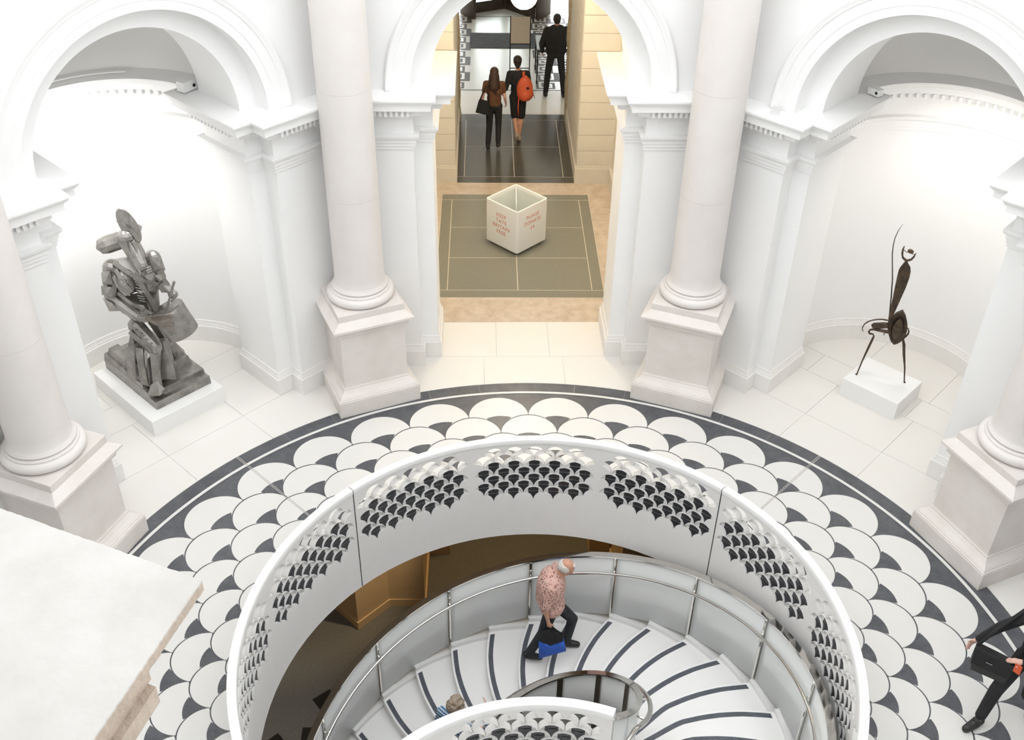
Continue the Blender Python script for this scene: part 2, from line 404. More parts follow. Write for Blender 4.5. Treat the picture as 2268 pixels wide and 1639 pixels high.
def wall_parts(door):
    w = MB()
    for P, a, b in ((([P_dl, NL, None], [P_dr, None, NR])) if door else [[P_niche, NL, NR]]):
        s = sweep(P, [(0, 0), (0, ZS)], a, b); w.add(s.v, s.f)
    for q in (spandrel(B8, 1.48, 5.88, TOPZ), MB().strip(arcz(1.48, 5.88), arcz(1.48, 6.11)), MB().strip(arcz(1.48, 6.11), arcz(1.245, 6.11)), MB().strip(arcz(1.245, 6.11), arcz(1.245, 6.96))):
        w.add(q.v, q.f)
    if door:
        q = spandrel(1.8, 1.245, 6.96, 5.7); w.add(q.v, q.f)
    else:
        q = MB().strip(arcz(1.245, 6.96), arcz(1.56, 6.96)); w.add(q.v, q.f)
    return w.mesh('wall', M_wall, True, fix=False)
def archivolt():
    pr = [(1.482, 0), (1.482, .022), (1.575, .022), (1.58, .03), (1.70, .03), (1.705, .042), (1.735, .05), (1.765, .062), (1.785, .062), (1.80, .04), (1.80, 0)]
    w = MB(); n = 96
    V = [(r*cos(pi*i/n), 5.88-d, ZS+r*sin(pi*i/n)) for i in range(n+1) for r, d in pr]; k = len(pr)
    w.add(V, [(i*k+j, i*k+j+1, (i+1)*k+j+1, (i+1)*k+j) for i in range(n) for j in range(k-1)])
    return w.mesh('archivolt', M_trim, False)
def dome():
    w = MB(); n, m = 40, 16; R = 1.56
    V = [(R*cos(radians(90*j/m))*sin(radians(-90+180*i/n)), 7.05+R*cos(radians(90*j/m))*cos(radians(-90+180*i/n)), ZS+R*sin(radians(90*j/m))) for j in range(m+1) for i in range(n+1)]
    w.add(V, [(j*(n+1)+i, j*(n+1)+i+1, (j+1)*(n+1)+i+1, (j+1)*(n+1)+i) for j in range(m) for i in range(n)])
    w.strip(arcz(R, 6.96, 40), arcz(R, 7.05, 40))
    return w.mesh('semi_dome', M_wall2, 'all')
me_wn, me_wd, me_ar, me_do = wall_parts(False), wall_parts(True), archivolt(), dome()
def joined(P, prof, name, m):
    w = MB()
    for p, a, b in P:
        s = sweep(p, prof, a, b); w.add(s.v, s.f)
    return w.mesh(name, m, False, fix=False)
PN = [(P_niche, NL, NR)]; PD = [(P_dl, NL, None), (P_dr, None, NR)]
me_en, me_ed = joined(PN, ENT, 'entablature', M_trim), joined(PD, ENT, 'entablature', M_trim)
me_sn, me_sd = joined(PN, SKIRT, 'baseboard', M_base), joined(PD, SKIRT, 'baseboard', M_base)
me_dn = dentils(P_niche).mesh('dentils', M_trim)
dd = dentils(P_dl[:-1]); d2 = dentils([(-x, y) for x, y in P_dl[:-1]][::-1]); dd.add(d2.v, d2.f); me_dd = dd.mesh('dentils', M_trim)
SIDES = {0: 'north', 45: 'northeast', 90: 'east', 135: 'southeast', 180: 'south', -135: 'southwest', -90: 'west', -45: 'northwest'}
for i, (deg, side) in enumerate(SIDES.items()):
    door = deg == 0; rz = -(radians(deg)+ROT0)
    w = structure(link('wall_'+side, me_wd if door else me_wn)); w.rotation_euler = (0, 0, rz)
    link('archivolt', me_ar, w)
    if not door: link('semi_dome', me_do, w)
    b = structure(link('baseboard_'+side, me_sd if door else me_sn)); b.rotation_euler = (0, 0, rz)
    t = structure(link('trim_%d' % (i+1), me_ed if door else me_en)); t.rotation_euler = (0, 0, rz)
    if abs(deg) <= 90:
        d = link('dentils', me_dd if door else me_dn, t); d['kind'] = 'stuff'
# gallery floor above the bays, open over the middle
gal = MB(); O = [(9.7*sin(radians(-22.5+45*k)+ROT0)*1.05, 9.7*cos(radians(-22.5+45*k)+ROT0)*1.05) for k in range(9)]
I = [(5.88/cos(pi/8)*sin(radians(-22.5+45*k)+ROT0), 5.88/cos(pi/8)*cos(radians(-22.5+45*k)+ROT0)) for k in range(9)]
gal.strip([(*q, TOPZ) for q in I], [(*q, TOPZ) for q in O]); structure(gal.obj('ceiling', M_wall))
for nm, bx_ in (('ceiling', ((0, -7.6, 10.85), (6.4, 6.2, .2))), ('wall_gallery_shade_back', ((0, -10.4, 9.1), (6.4, .3, 3.4))), ('wall_gallery_shade_left', ((-3.1, -8.4, 9.1), (.3, 4.2, 3.4))), ('wall_gallery_shade_right', ((3.1, -8.4, 9.1), (.3, 4.2, 3.4)))):  # unseen gallery bay added to shade the coping; its ceiling reaches out over it
    q = MB(); q.box(*bx_); structure(q.obj(nm, M_wall))
rf = MB(); rf.strip([(*q, 10.8) for q in I], [(*q, 10.8) for q in O]); structure(rf.obj('ceiling', M_wall))  # unseen roof ring over the gallery, added to cut sky light on the coping

# ================================================================== THE WAY OUT BEYOND THE NORTH ARCH
def fslab(x0, x1, y0, y1, m, name='floor_stone', g=.003, z=0): MB().prism(rect(x0, x1, y0, y1, g), -.006, z).obj(name, m, pfloor)
pf = MB(); pf.add([(-4.3, 6.97, -.0012), (4.3, 6.97, -.0012), (4.3, 27, -.0012), (-4.3, 27, -.0012)], [(0, 1, 2, 3)])
pfloor = structure(pf.obj('floor', M_inlay))
fslab(-1.85, 1.85, 6.97, 7.665, M_marble); fslab(-1.85, 1.85, 11.22, 11.69, M_marble)
fslab(-1.85, -1.40, 7.665, 11.22, M_marble); fslab(1.33, 1.85, 7.665, 11.22, M_marble)
def framed(x0, x1, y0, y1, ix0, ix1, iy0, iy1, rows, cx, m):
    fslab(x0, x1, y0, iy0, m, g=.006); fslab(x0, x1, iy1, y1, m, g=.006)
    fslab(x0, ix0, iy0, iy1, m, g=.006); fslab(ix1, x1, iy0, iy1, m, g=.006)
    ys = [iy0]+rows+[iy1]
    for a, b in zip(ys[:-1], ys[1:]):
        fslab(ix0, cx, a, b, m, g=.006); fslab(cx, ix1, a, b, m, g=.006)
framed(-1.40, 1.33, 7.665, 11.22, -1.21, 1.14, 7.89, 11.0, [8.91, 9.96], -.065, M_gran)
framed(-1.27, 1.25, 11.69, 14.93, -1.0, .91, 11.95, 14.63, [13.3], -.035, M_gran2)
for a, b in ((-3.5, -2.1), (-2.1, -.75), (-.75, .64), (.64, 2.0), (2.0, 3.5)): fslab(a, b, 14.93, 16.2, M_slab)
fslab(-4.3, 4.3, 16.2, 21.35, M_mosw, 'mosaic_ground')
for a, b in ((-4.3, -2.4), (-2.4, -.5), (-.5, 1.35), (1.35, 4.3)): fslab(a, b, 21.35, 26.9, M_slab)
# key-fret mosaic: black tesserae laid as interlocking keys
key = ["XXXXXXX.", "X.....X.", "X.XXX.X.", "X.X.X.X.", "X.X...X.", "X.XXXXX.", "X.......", "XXXX.XXX"]
keym = MB(); cs = .062
def fret(x0, x1, y0, y1):
    ny = int((y1-y0)/cs); nx = int((x1-x0)/cs)
    for j in range(ny):
        run = None
        for i in range(nx+1):
            fl_ = (i//8+j//8) % 2
            on = i < nx and key[j % 8][(7-i % 8) if fl_ else i % 8] == 'X'
            if on and run is None: run = i
            if not on and run is not None:
                keym.prism([(x0+run*cs, y0+j*cs), (x0+i*cs, y0+j*cs), (x0+i*cs, y0+(j+.82)*cs), (x0+run*cs, y0+(j+.82)*cs)], -.002, .002); run = None
for x0, x1 in ((-2.5, -.95), (.56, 2.6)): fret(x0, x1, 16.36, 21.2)
for y in (16.27, 21.28): keym.prism([(-2.6, y-.02), (2.7, y-.02), (2.7, y+.02), (-2.6, y+.02)], -.002, .002)
keym.obj('key_fret_tesserae', M_mosb, pfloor, kind='stuff')
# cream stone walls of vestibule, passage and foyer
def ash_wall(name, x0, x1, y0, y1, zt, face_y=None, courses=True):
    w = MB(); w.box(((x0+x1)/2, (y0+y1)/2+.01, zt/2), (x1-x0-.02, y1-y0, zt)); o = structure(w.obj(name, M_ash))
    return o
for s, side in ((-1, 'left'), (1, 'right')):
    xi = -1.16 if s < 0 else 1.13
    # side wall of the vestibule
    w = MB(); w.box((s*1.95, 9.34, 2.85), (.3, 4.76, 5.7)); structure(w.obj('wall_vestibule_'+side, M_ash))
    # thick cross wall with its reveal
    w = MB(); xo = s*4.3
    w.box(((xi+xo)/2, 13.34, 2.85), (abs(xo-xi)-.02, 3.16, 5.7)); cw = structure(w.obj('wall_passage_'+side, M_ash))
    z = .34; k = 0
    while z < 5.4:
        h = .318
        bm_ = MB(); bm_.box(((xi+s*1.80)/2, 11.742, z+h/2), (abs(s*1.80-xi)-.001, .055, h-.007)); bm_.obj('ashlar_block', M_ash, cw)
        for y0, y1 in ((11.775, 13.1), (13.1, 14.5)):
            bm_ = MB(); bm_.box((xi+s*.012, (y0+y1)/2, z+h/2), (.04, y1-y0-.006, h-.007)); bm_.obj('ashlar_block', M_ash, cw)
        z += h; k += 1
    b = MB(); b.prism([(xi-s*.03, 11.68), (s*1.80, 11.68), (s*1.80, 11.76), (xi+s*.01, 11.76), (xi+s*.01, 14.5), (xi-s*.03, 14.5)], 0, .30)
    b.prism([(xi-s*.015, 11.70), (s*1.80, 11.70), (s*1.80, 11.76), (xi+s*.01, 11.76), (xi+s*.01, 14.5), (xi-s*.015, 14.5)], .30, .345)
    structure(b.obj('baseboard_passage_'+side, M_ash))
    b = MB(); b.box((s*1.775, 9.3, .16), (.05, 4.7, .32)); structure(b.obj('baseboard_vestibule_'+side, M_ash))
    # rough stone door reveal at the far end
    b = MB(); n = 22; V = []
    rnd = random.Random(3+s)
    for i in range(n+1):
        zz = 5.2*i/n; j = rnd.uniform(-.012, .012)
        V += [(xi-s*(.04+j), 14.52, zz), (xi-s*(.04+rnd.uniform(-.015, .015)), 14.93, zz), (xi+s*.02, 14.93, zz), (xi+s*.02, 14.52, zz)]
    b.add(V, [(i*4+q, i*4+(q+1) % 4, i*4+4+(q+1) % 4, i*4+4+q) for i in range(n) for q in range(4)]+[(0, 1, 2, 3)[::-1], tuple(4*n+q for q in range(4))])
    structure(b.obj('trim_%d' % (10 if s < 0 else 11), M_rough))
    w = MB(); w.box((s*4.35, 20.9, 2.6), (.3, 12, 5.2)); structure(w.obj('wall_foyer_'+side, M_ash))
    w = MB(); w.box((s*3.4, 24.6, 2.6), (1.8, .3, 5.2)); structure(w.obj('wall_entrance_'+side, M_ash))
w = MB(); w.box((0, 24.6, 4.5), (5.0, .3, 1.4)); structure(w.obj('wall_entrance_lintel', M_ash))
w = MB(); w.box((0, 9.3, 5.78), (4.3, 5, .15)); structure(w.obj('ceiling', M_ceil))
w = MB(); w.box((0, 18.3, 5.28), (9, 13.4, .15)); structure(w.obj('ceiling', M_ceil))

# ================================================================== LOWER LEVEL seen down the stair well
ZL = -4.3
lf = MB(); lf.add([(-9, -7, ZL), (9, -7, ZL), (9, 9, ZL), (-9, 9, ZL)], [(0, 1, 2, 3)]); lfloor = structure(lf.obj('floor', M_low))
for (x, y, rz, a) in ((-2.98, 3.18, .65, .30), (-3.16, 2.62, .0, .21), (-3.62, 2.48, .75, .22), (-2.5, 3.62, .6, .24), (-2.9, 2.1, .3, .24), (2.98, 3.18, -.65, .3), (3.2, 2.6, 0, .22)):
    q = MB(); q.box((x, y, ZL+.001), (a, a, .006), rz=rz); q.obj('black_tile', M_lowk, lfloor)
lc = MB(); lc.strip([(*q, -.52) for q in arc(2.93, 0, 2*pi, 96)], [(*q, -.52) for q in arc(10.5, 0, 2*pi, 96)]); structure(lc.obj('ceiling', M_ceil))
def pier(name, poly, label, m=M_tan):
    o = structure(MB().prism(poly, ZL, -.53).obj(name, m)); c = Vector((sum(x for x, y in poly)/len(poly), sum(y for x, y in poly)/len(poly)))
    q = [tuple(c+(Vector(p)-c)*1.03) for p in poly]; MB().prism(q, ZL, ZL+.16).obj('plinth_course', m, o); return o
for s, side in ((-1, 'left'), (1, 'right')):
    pier('wall_lower_pier_'+side, [(s*2.62, 4.55), (s*2.16, 5.02), (s*1.58, 5.02), (s*1.58, 6.9), (s*4.6, 6.9), (s*3.02, 4.95)], '')
    w = MB(); w.box((s*1.38, 6.6, (ZL-.53)/2), (.36, .9, 3.77)); structure(w.obj('wall_lower_return_'+side, M_tan))
    w = MB(); w.prism([(s*4.0, 3.6), (s*4.9, 2.6), (s*6, 4), (s*5, 5)], ZL, -.53); structure(w.obj('wall_lower_side_'+side, M_tan))
w = MB(); w.box((0, 8.6, (ZL-.53)/2), (14, .3, 3.77)); structure(w.obj('wall_lower_back', M_tan))
for s in (-1, 1):
    w = MB(); w.box((s*8.6, 1, (ZL-.53)/2), (.3, 15.5, 3.77)); structure(w.obj('wall_lower_flank_'+('left' if s < 0 else 'right'), M_tan))
w = MB(); w.box((0, -6.8, (ZL-.53)/2), (17, .3, 3.77)); structure(w.obj('wall_lower_rear', M_tan))
# ================================================================== STAIR-WELL PARAPET: pierced fish-scale panels
PITCH, ROW, RHO, EXC = .2445, .109, .117, .1232
ROWS = [(.183+ROW*i, 5 if i % 2 == 0 else 6) for i in range(7)]
def opening(ex=EXC, rho=RHO, w=None):
    """scale-shaped opening about (0,0)"""
    lx, ly = -PITCH/2, -ROW
    def out(x, y): return (x-lx)**2+(y-ly)**2 >= ex*ex and (x+lx)**2+(y-ly)**2 >= ex*ex
    top = [(rho*cos(t), rho*sin(t)) for t in [-.3+(pi+.6)*i/26 for i in range(27)]]
    top = [q for q in top if out(*q)]
    tip = (0, ly+sqrt(ex*ex-lx*lx))
    left = [(lx+ex*cos(t), ly+ex*sin(t)) for t in [pi/2*1.2-pi/2*1.3*i/30 for i in range(31)]]
    left = [q for q in left if q[0]**2+q[1]**2 < (rho*.985)**2 and q[0] < -.003 and q[1] > tip[1]][::2]
    poly = top+left+[tip]+[(-x, y) for x, y in left][::-1]
    return poly
def clip(poly, w):
    for sgn in (1, -1):
        outp = []
        for i in range(len(poly)):
            a, b = poly[i], poly[(i+1) % len(poly)]; ia, ib = sgn*a[0] <= w, sgn*b[0] <= w
            if ia: outp.append(a)
            if ia != ib:
                t = (sgn*w-a[0])/(b[0]-a[0]); outp.append((sgn*w, a[1]+t*(b[1]-a[1])))
        poly = outp
    return poly
OPEN = opening()
def inside(poly, x, y):
    c = False; n = len(poly)
    for i in range(n):
        x1, y1 = poly[i]; x2, y2 = poly[i-1]
        if (y1 > y) != (y2 > y) and x < (x2-x1)*(y-y1)/(y2-y1)+x1: c = not c
    return c
def panel_meshes(R, hw, z0, z1, depth=.055):
    cent = []
    for i, (zc, n) in enumerate(ROWS):
        for k in range(n): cent.append(((k-(n-1)/2)*PITCH, zc, i))
    V2 = []; E2 = []
    def loop(P):
        n0 = len(V2); V2.extend(Vector(q) for q in P); E2.extend((n0+i, n0+(i+1) % len(P)) for i in range(len(P)))
    nseg = 14
    loop([(-hw+2*hw*i/nseg, z0) for i in range(nseg+1)]+[(hw-2*hw*i/nseg, z1) for i in range(nseg+1)])
    for cx, cz, i in cent: loop([(cx+x, cz+y) for x, y in OPEN])
    for i in range(1, nseg):
        for z in (z0+.2, z1-.02):
            V2.append(Vector((-hw+2*hw*(i+.13*(i%3-1))/nseg, z+.011*(i%4))))
    ov, oe, of, *_ = delaunay_2d_cdt(V2, E2, [], 0, 1e-5)
    def m3(s, z, r=R): return (r*sin(s/R), r*cos(s/R), z)
    F = []
    for f in of:
        gx = sum(ov[k].x for k in f)/len(f); gz = sum(ov[k].y for k in f)/len(f)
        if any(abs(gx-cx) < .13 and abs(gz-cz) < .14 and inside(OPEN, gx-cx, gz-cz) for cx, cz, i in cent): continue
        F.append(tuple(f))
    mb = MB(); mb.add([m3(q.x, q.y) for q in ov], F)
    for cx, cz, i in cent:
        dpt = depth
        A = [m3(cx+x, cz+y) for x, y in OPEN+OPEN[:1]]
        def dp(y): return .006+(dpt-.006)*min(1, max(0, (y+ROW)/(ROW+RHO*.75)))
        Bk = [m3(cx+x*.97, cz+y*.97, R+dp(y)) for x, y in OPEN+OPEN[:1]]
        mb.strip(A, Bk if i < 5 else [m3(cx+x, cz+y, R+.076) for x, y in OPEN+OPEN[:1]])
        if i >= 5: continue
        # back of the pocket swells towards the room like a shell
        ring_ = [m3(cx+x*.97, cz+y*.97, R+dp(y)) for x, y in OPEN]
        mid = [m3(cx+x*.6, cz+.01+y*.6, R+dp(y*.6)*(.55 if i >= 5 else .95)) for x, y in OPEN]
        mb.strip(ring_+ring_[:1], mid+mid[:1]); mb.add(mid, [tuple(range(len(mid)))])
    up_c = [q for q in cent if q[2] >= 5]; V2 = []; E2 = []
    def loop(P):
        n0 = len(V2); V2.extend(Vector(q) for q in P); E2.extend((n0+i, n0+(i+1) % len(P)) for i in range(len(P)))
    loop([(-hw+2*hw*i/nseg, z0) for i in range(nseg+1)]+[(hw-2*hw*i/nseg, z1) for i in range(nseg+1)])
    for cx, cz, i in up_c: loop([(cx+x, cz+y) for x, y in OPEN])
    for i in range(1, nseg):
        for z in (z0+.2, z0+.5): V2.append(Vector((-hw+2*hw*(i+.13*(i % 3-1))/nseg, z+.011*(i % 4))))
    ov, oe, of, *_ = delaunay_2d_cdt(V2, E2, [], 0, 1e-5); F = []
    for f in of:
        gx = sum(ov[k].x for k in f)/len(f); gz = sum(ov[k].y for k in f)/len(f)
        if any(abs(gx-cx) < .13 and abs(gz-cz) < .14 and inside(OPEN, gx-cx, gz-cz) for cx, cz, i in up_c): continue
        F.append(tuple(f))
    mb.add([m3(q.x, q.y, R+.076) for q in ov], F)
    o = mb.mesh('wall_panel', M_par, False)
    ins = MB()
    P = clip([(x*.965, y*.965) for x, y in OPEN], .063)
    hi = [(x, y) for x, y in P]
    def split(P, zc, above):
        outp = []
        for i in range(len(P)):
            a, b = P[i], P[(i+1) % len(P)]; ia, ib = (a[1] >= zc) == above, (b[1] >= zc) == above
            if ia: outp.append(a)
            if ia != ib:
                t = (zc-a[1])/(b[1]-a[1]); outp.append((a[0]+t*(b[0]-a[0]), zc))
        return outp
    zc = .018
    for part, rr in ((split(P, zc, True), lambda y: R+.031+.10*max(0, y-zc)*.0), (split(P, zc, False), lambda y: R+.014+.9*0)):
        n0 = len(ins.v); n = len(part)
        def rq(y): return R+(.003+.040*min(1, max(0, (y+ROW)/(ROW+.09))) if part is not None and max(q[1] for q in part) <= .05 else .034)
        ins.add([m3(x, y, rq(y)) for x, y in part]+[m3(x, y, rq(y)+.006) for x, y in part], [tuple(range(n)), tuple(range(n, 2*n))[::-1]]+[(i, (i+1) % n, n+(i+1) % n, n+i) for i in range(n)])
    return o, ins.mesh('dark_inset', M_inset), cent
RP = 2.93
me_panel, me_ins, cent = panel_meshes(RP, RP*radians(15), -.52, 1.0)
par = empty('stair_parapet'); tag(par, 'round white parapet pierced with dark fish-scale openings around the stairwell', 'parapet')
for deg in range(-120, 121, 30):
    p_ = link('wall_panel', me_panel, par); p_.rotation_euler = (0, 0, -radians(deg))
    for cx, cz, i in cent:
        if i < 5 and abs(deg) <= 90:
            q = link('dark_inset', me_ins, p_); q.location = (0, 0, cz); q.rotation_euler = (0, 0, -cx/RP)
a0, a1 = radians(-135), radians(135)
def arc_strip(rings, a0, a1, n, cx=0, cy=0):
    mb = MB(); k = len(rings)
    V = [(cx+r*sin(a0+(a1-a0)*i/n), cy+r*cos(a0+(a1-a0)*i/n), z) for i in range(n+1) for r, z in rings]
    mb.add(V, [(i*k+j, i*k+(j+1) % k, (i+1)*k+(j+1) % k, (i+1)*k+j) for i in range(n) for j in range(k)]+[tuple(range(k)), tuple(n*k+j for j in range(k))[::-1]])
    return mb
for x0, x1 in ((-135, -45.12), (-44.88, 44.88), (45.12, 135)):
    arc_strip([(2.921, 1.0), (2.921, 1.05), (2.927, 1.06), (3.008, 1.06), (3.012, 1.052), (3.012, 1.0)], radians(x0), radians(x1), 60).obj('parapet_rim', M_rim, par, True)
for s in (-1, 1):
    q = MB(); q.box((0, 2.934, .26), (.011, .014, 1.54)); o = q.obj('panel_joint', M_inset, par); o.rotation_euler = (0, 0, -radians(45*s))

# ================================================================== SPIRAL STAIR
def zst(deg): return -.928-(78.4-deg)/11.23*.145
KEYS = [(.9, 3.4), (1.0, 2.0), (1.12, .3), (1.26, -1.7), (1.4, -3.5), (1.55, -5.0), (1.67, -5.5), (1.9, -5.0), (2.1, -4.2), (2.33, -2.9), (2.55, -1.3), (2.73, 0), (2.9, 1)]
def dan(r):
    for (ra, a), (rb, b) in zip(KEYS[:-1], KEYS[1:]):
        if ra <= r <= rb: return a+(b-a)*(r-ra)/(rb-ra)
    return 0
RS = [.97+(2.715-.97)*i/16 for i in range(17)]
stair = empty('spiral_staircase'); tag(stair, 'white terrazzo spiral staircase with dark curved nosing strips', 'staircase')
for k in range(-6, 17):
    az0 = 78.4-11.23*k; z = -.928-.145*k
    fr = [A2(radians(az0+dan(r)), r) for r in RS]; bk = [A2(radians(az0+11.23+dan(r)+.6), r) for r in RS]
    t = MB().prism(fr+bk[::-1], z-.20, z).obj('tread', M_tread, stair)
    rs = [1.0+(2.66-1.0)*i/20 for i in range(21)]
    def off(r, d): return A2(radians(az0+dan(r))+d/r, r)
    MB().prism([off(r, .026) for r in rs]+[off(r, .088) for r in rs][::-1], z-.004, z+.0015).obj('nosing_strip', M_nose, t)
    MB().prism(arc(2.70, radians(az0), radians(az0+11.23), 6)+arc(2.83, radians(az0), radians(az0+11.23), 6)[::-1], z-.42, z+.065).obj('outer_curb', M_rim, t)
    MB().prism(arc(.90, radians(az0+2), radians(az0+13.23), 6)+arc(1.0, radians(az0+2), radians(az0+13.23), 6)[::-1], z-.42, z+.05).obj('inner_curb', M_rim, t)
def helix(R, d0, d1, dz, step=2.0):
    n = max(2, int(abs(d1-d0)/step)); return [(R*sin(radians(d0+(d1-d0)*i/n)), R*cos(radians(d0+(d1-d0)*i/n)), zst(d0+(d1-d0)*i/n)+dz) for i in range(n+1)]
def hstrip(R0, R1, d0, d1, zb, zt, step=2.0):
    """helical slab between two radii, zb..zt above the nosing line"""
    n = max(2, int(abs(d1-d0)/step)); mb = MB(); V = []
    for i in range(n+1):
        a = d0+(d1-d0)*i/n
        for R, dz in ((R0, zb), (R0, zt), (R1, zt), (R1, zb)): V.append((R*sin(radians(a)), R*cos(radians(a)), zst(a)+dz))
    mb.add(V, [(i*4+j, i*4+(j+1) % 4, i*4+4+(j+1) % 4, i*4+4+j) for i in range(n) for j in range(4)]+[(0, 1, 2, 3), tuple(n*4+j for j in (3, 2, 1, 0))])
    return mb
ob = empty('glass_balustrade'); tag(ob, 'outer frosted glass balustrade with polished steel rails following the spiral stair', 'balustrade')
PD = [78.4-11.23*(1+2*j) for j in range(-3, 8)]
for d in PD:
    q = MB(); a = radians(d); x, y = A2(a, 2.742)
    q.box((x, y, zst(d)+.57), (.022, .028, 1.06), rz=-a); x2, y2 = A2(a, 2.70); q.box((x2, y2, zst(d)+.86), (.016, .09, .016), rz=-a)
    q.box((x2, y2, zst(d)+.83), (.03, .03, .05), rz=-a)
    q.obj('post', M_chrome, ob)
for d0, d1 in zip(PD[:-1], PD[1:]):
    hstrip(2.752, 2.764, d0-.35, d1+.35, .03, 1.09, 1.6).obj('glass_panel', M_glass, ob, 'all')
hstrip(2.735, 2.815, PD[0]+6, PD[-1]-6, 1.10, 1.125).obj('top_rail', M_chrome, ob, True)
q = MB(); q.tube(helix(2.668, PD[0]+4, PD[-1]-4, .885, 2.5), .021, 8); q.obj('handrail', M_chrome, ob, 'all')
ib = empty('glass_balustrade'); tag(ib, 'tight inner glass balustrade with bronze posts circling the eye of the spiral stair', 'balustrade')
IP = [128, 100, 72, 44, 16, -12, -40, -68]
for d in IP:
    q = MB(); a = radians(d); x, y = A2(a, .945); q.box((x, y, zst(d)+.46), (.062, .016, .98), rz=-a); q.obj('post', M_bronze, ib)
for d0, d1 in zip([147]+IP, IP+[-95]): hstrip(.955, .967, d0-.3, d1+.3, .0, .965, 3).obj('glass_panel', M_glass, ib, 'all')
hstrip(.925, .99, 147, -95, .965, .99, 3).obj('top_rail', M_chrome, ib, True)
def vol():
    P = [(1.075*sin(radians(d)), 1.075*cos(radians(d)), zst(d)+.86) for d in range(-90, 133, 4)]
    e = Vector(P[-1]); z = e.z
    tail = [(.70, -.87, z+.02), (.60, -.985, z+.0), (.50, -1.06, z-.02), (.42, -1.08, z-.03), (.37, -1.05, z-.03), (.355, -1.0, z-.02), (.375, -.965, z-.01)]
    return P+tail
q = MB(); q.tube(vol(), .021, 8, flat=(1.25, .8)); q.obj('handrail', M_chrome, ib, 'all')
for d in (115, 88, 60, 30):
    q = MB(); a = radians(d); x, y = A2(a, 1.02); q.box((x, y, zst(d)+.84), (.016, .12, .016), rz=-a); q.obj('bracket', M_chrome, ib)

# ================================================================== LANDING at floor level with its own pierced parapet
LC = (-.11, -2.58); LR = 1.84
lpan, lins, lcent = panel_meshes(LR, .80, .0, 1.0)
ld = empty('landing_parapet', (LC[0], LC[1], 0)); tag(ld, 'short curved white parapet with scale openings at the head of the stairs', 'parapet')
for deg in (-3.5, -3.5-degrees(1.6/LR)):
    p_ = link('wall_panel', lpan, ld); p_.rotation_euler = (0, 0, -radians(deg))
    for cx, cz, i in lcent:
        if i < 5:
            q = link('dark_inset', lins, p_); q.location = (0, 0, cz); q.rotation_euler = (0, 0, -cx/LR)
aE = radians(21.4)
arc_strip([(1.822, 1.0), (1.822, 1.052), (1.828, 1.06), (1.915, 1.06), (1.92, 1.052), (1.92, 1.0)], radians(-80), aE, 40).obj('parapet_rim', M_rim, ld, True)
lf_ = MB(); lf_.prism([(LC[0]+x, LC[1]+y) for x, y in arc(1.90, radians(-95), radians(24), 40)]+[(2.2, -3.9), (-2.2, -3.9)], -.30, 0); structure(lf_.obj('floor', M_tread))

# ================================================================== COLUMNS on pedestals
def rprof(prof):
    """square moulding: list of (half width, z)"""
    mb = MB(); V = []
    for h, z in prof: V += [(-h, -h, z), (h, -h, z), (h, h, z), (-h, h, z)]
    n = len(prof); F = [(i*4+j, i*4+(j+1) % 4, i*4+4+(j+1) % 4, i*4+4+j) for i in range(n-1) for j in range(4)]+[(3, 2, 1, 0), tuple(4*(n-1)+j for j in range(4))]
    return mb.add(V, F)
foot_me = rprof([(.578, 0), (.578, .235), (.572, .242), (.572, .258), (.560, .264), (.553, .28), (.535, .30), (.50, .33), (.472, .365), (.468, .372), (.468, .388), (.452, .392), (.450, .40)]).mesh('pedestal_foot', M_colb)
die_me = rprof([(.445, .39), (.445, 1.225)]).mesh('pedestal_die', M_colb)
cap_me = rprof([(.446, 1.215), (.472, 1.222), (.472, 1.236), (.488, 1.24), (.488, 1.295), (.498, 1.30), (.512, 1.318), (.545, 1.335), (.552, 1.34), (.552, 1.372), (.545, 1.378), (.452, 1.452)]).mesh('pedestal_cap', M_colb)
blk_me = rprof([(.448, 1.44), (.448, 1.545), (.444, 1.55)]).mesh('plinth_block', M_colb)
def tor(R, r, z, n=9): return [(R+r*cos(-pi/2+pi*i/n), z+r*sin(-pi/2+pi*i/n)) for i in range(n+1)]
cb = [(.30, 1.548)]+tor(.385, .064, 1.614)+[(.392, 1.679), (.392, 1.697), (.378, 1.70), (.372, 1.712)]+tor(.352, .02, 1.735, 5)+[(.358, 1.757), (.345, 1.775), (.337, 1.80), (.333, 1.84)]
base_me = MB().lathe(cb, 48).mesh('column_base', M_col, True)
d1 = MB().lathe([(.333, 1.838), (.329, 1.86), (.327, 1.89), (.3265, 1.92), (.326, 1.96), (.325, 3.0395)], 64).mesh('shaft_drum', M_col, True)
d2 = MB().lathe([(.325, 3.0415), (.323, 4.4295)], 64).mesh('shaft_drum', M_col, True)
d3 = MB().lathe([(.323, 4.4315), (.316, 6.6), (.315, 6.75), (.33, 6.8), (.33, 6.84), (.315, 6.86), (.315, 6.95), (.40, 7.05), (.42, 7.1), (.42, 7.4)], 48).mesh('shaft_drum', M_col, True)
CL = {-22.5: 'pale stone column left of the central doorway arch', 22.5: 'pale stone column right of the central doorway arch',
      -67.5: 'pale stone column at far left behind the marble coping', 67.5: 'pale stone column cut off at the right edge above the walking woman',
      112.5: 'pale stone column behind the viewer to the east', -112.5: 'pale stone column behind the viewer to the west'}
for deg, lab in CL.items():
    if abs(deg) > 100: continue
    az = radians(deg)+ROT0; o = empty('column', (*A2(az, 5.822), 0), -az)
    tag(o, lab, 'column', 'columns around the rotunda')
    ped = empty('pedestal', parent=o)
    for nm, me in (('pedestal_foot', foot_me), ('pedestal_die', die_me), ('pedestal_cap', cap_me), ('plinth_block', blk_me)): link(nm, me, ped)
    for nm, me in (('column_base', base_me), ('shaft_drum', d1), ('shaft_drum', d2), ('shaft_drum', d3)): link(nm, me, o)

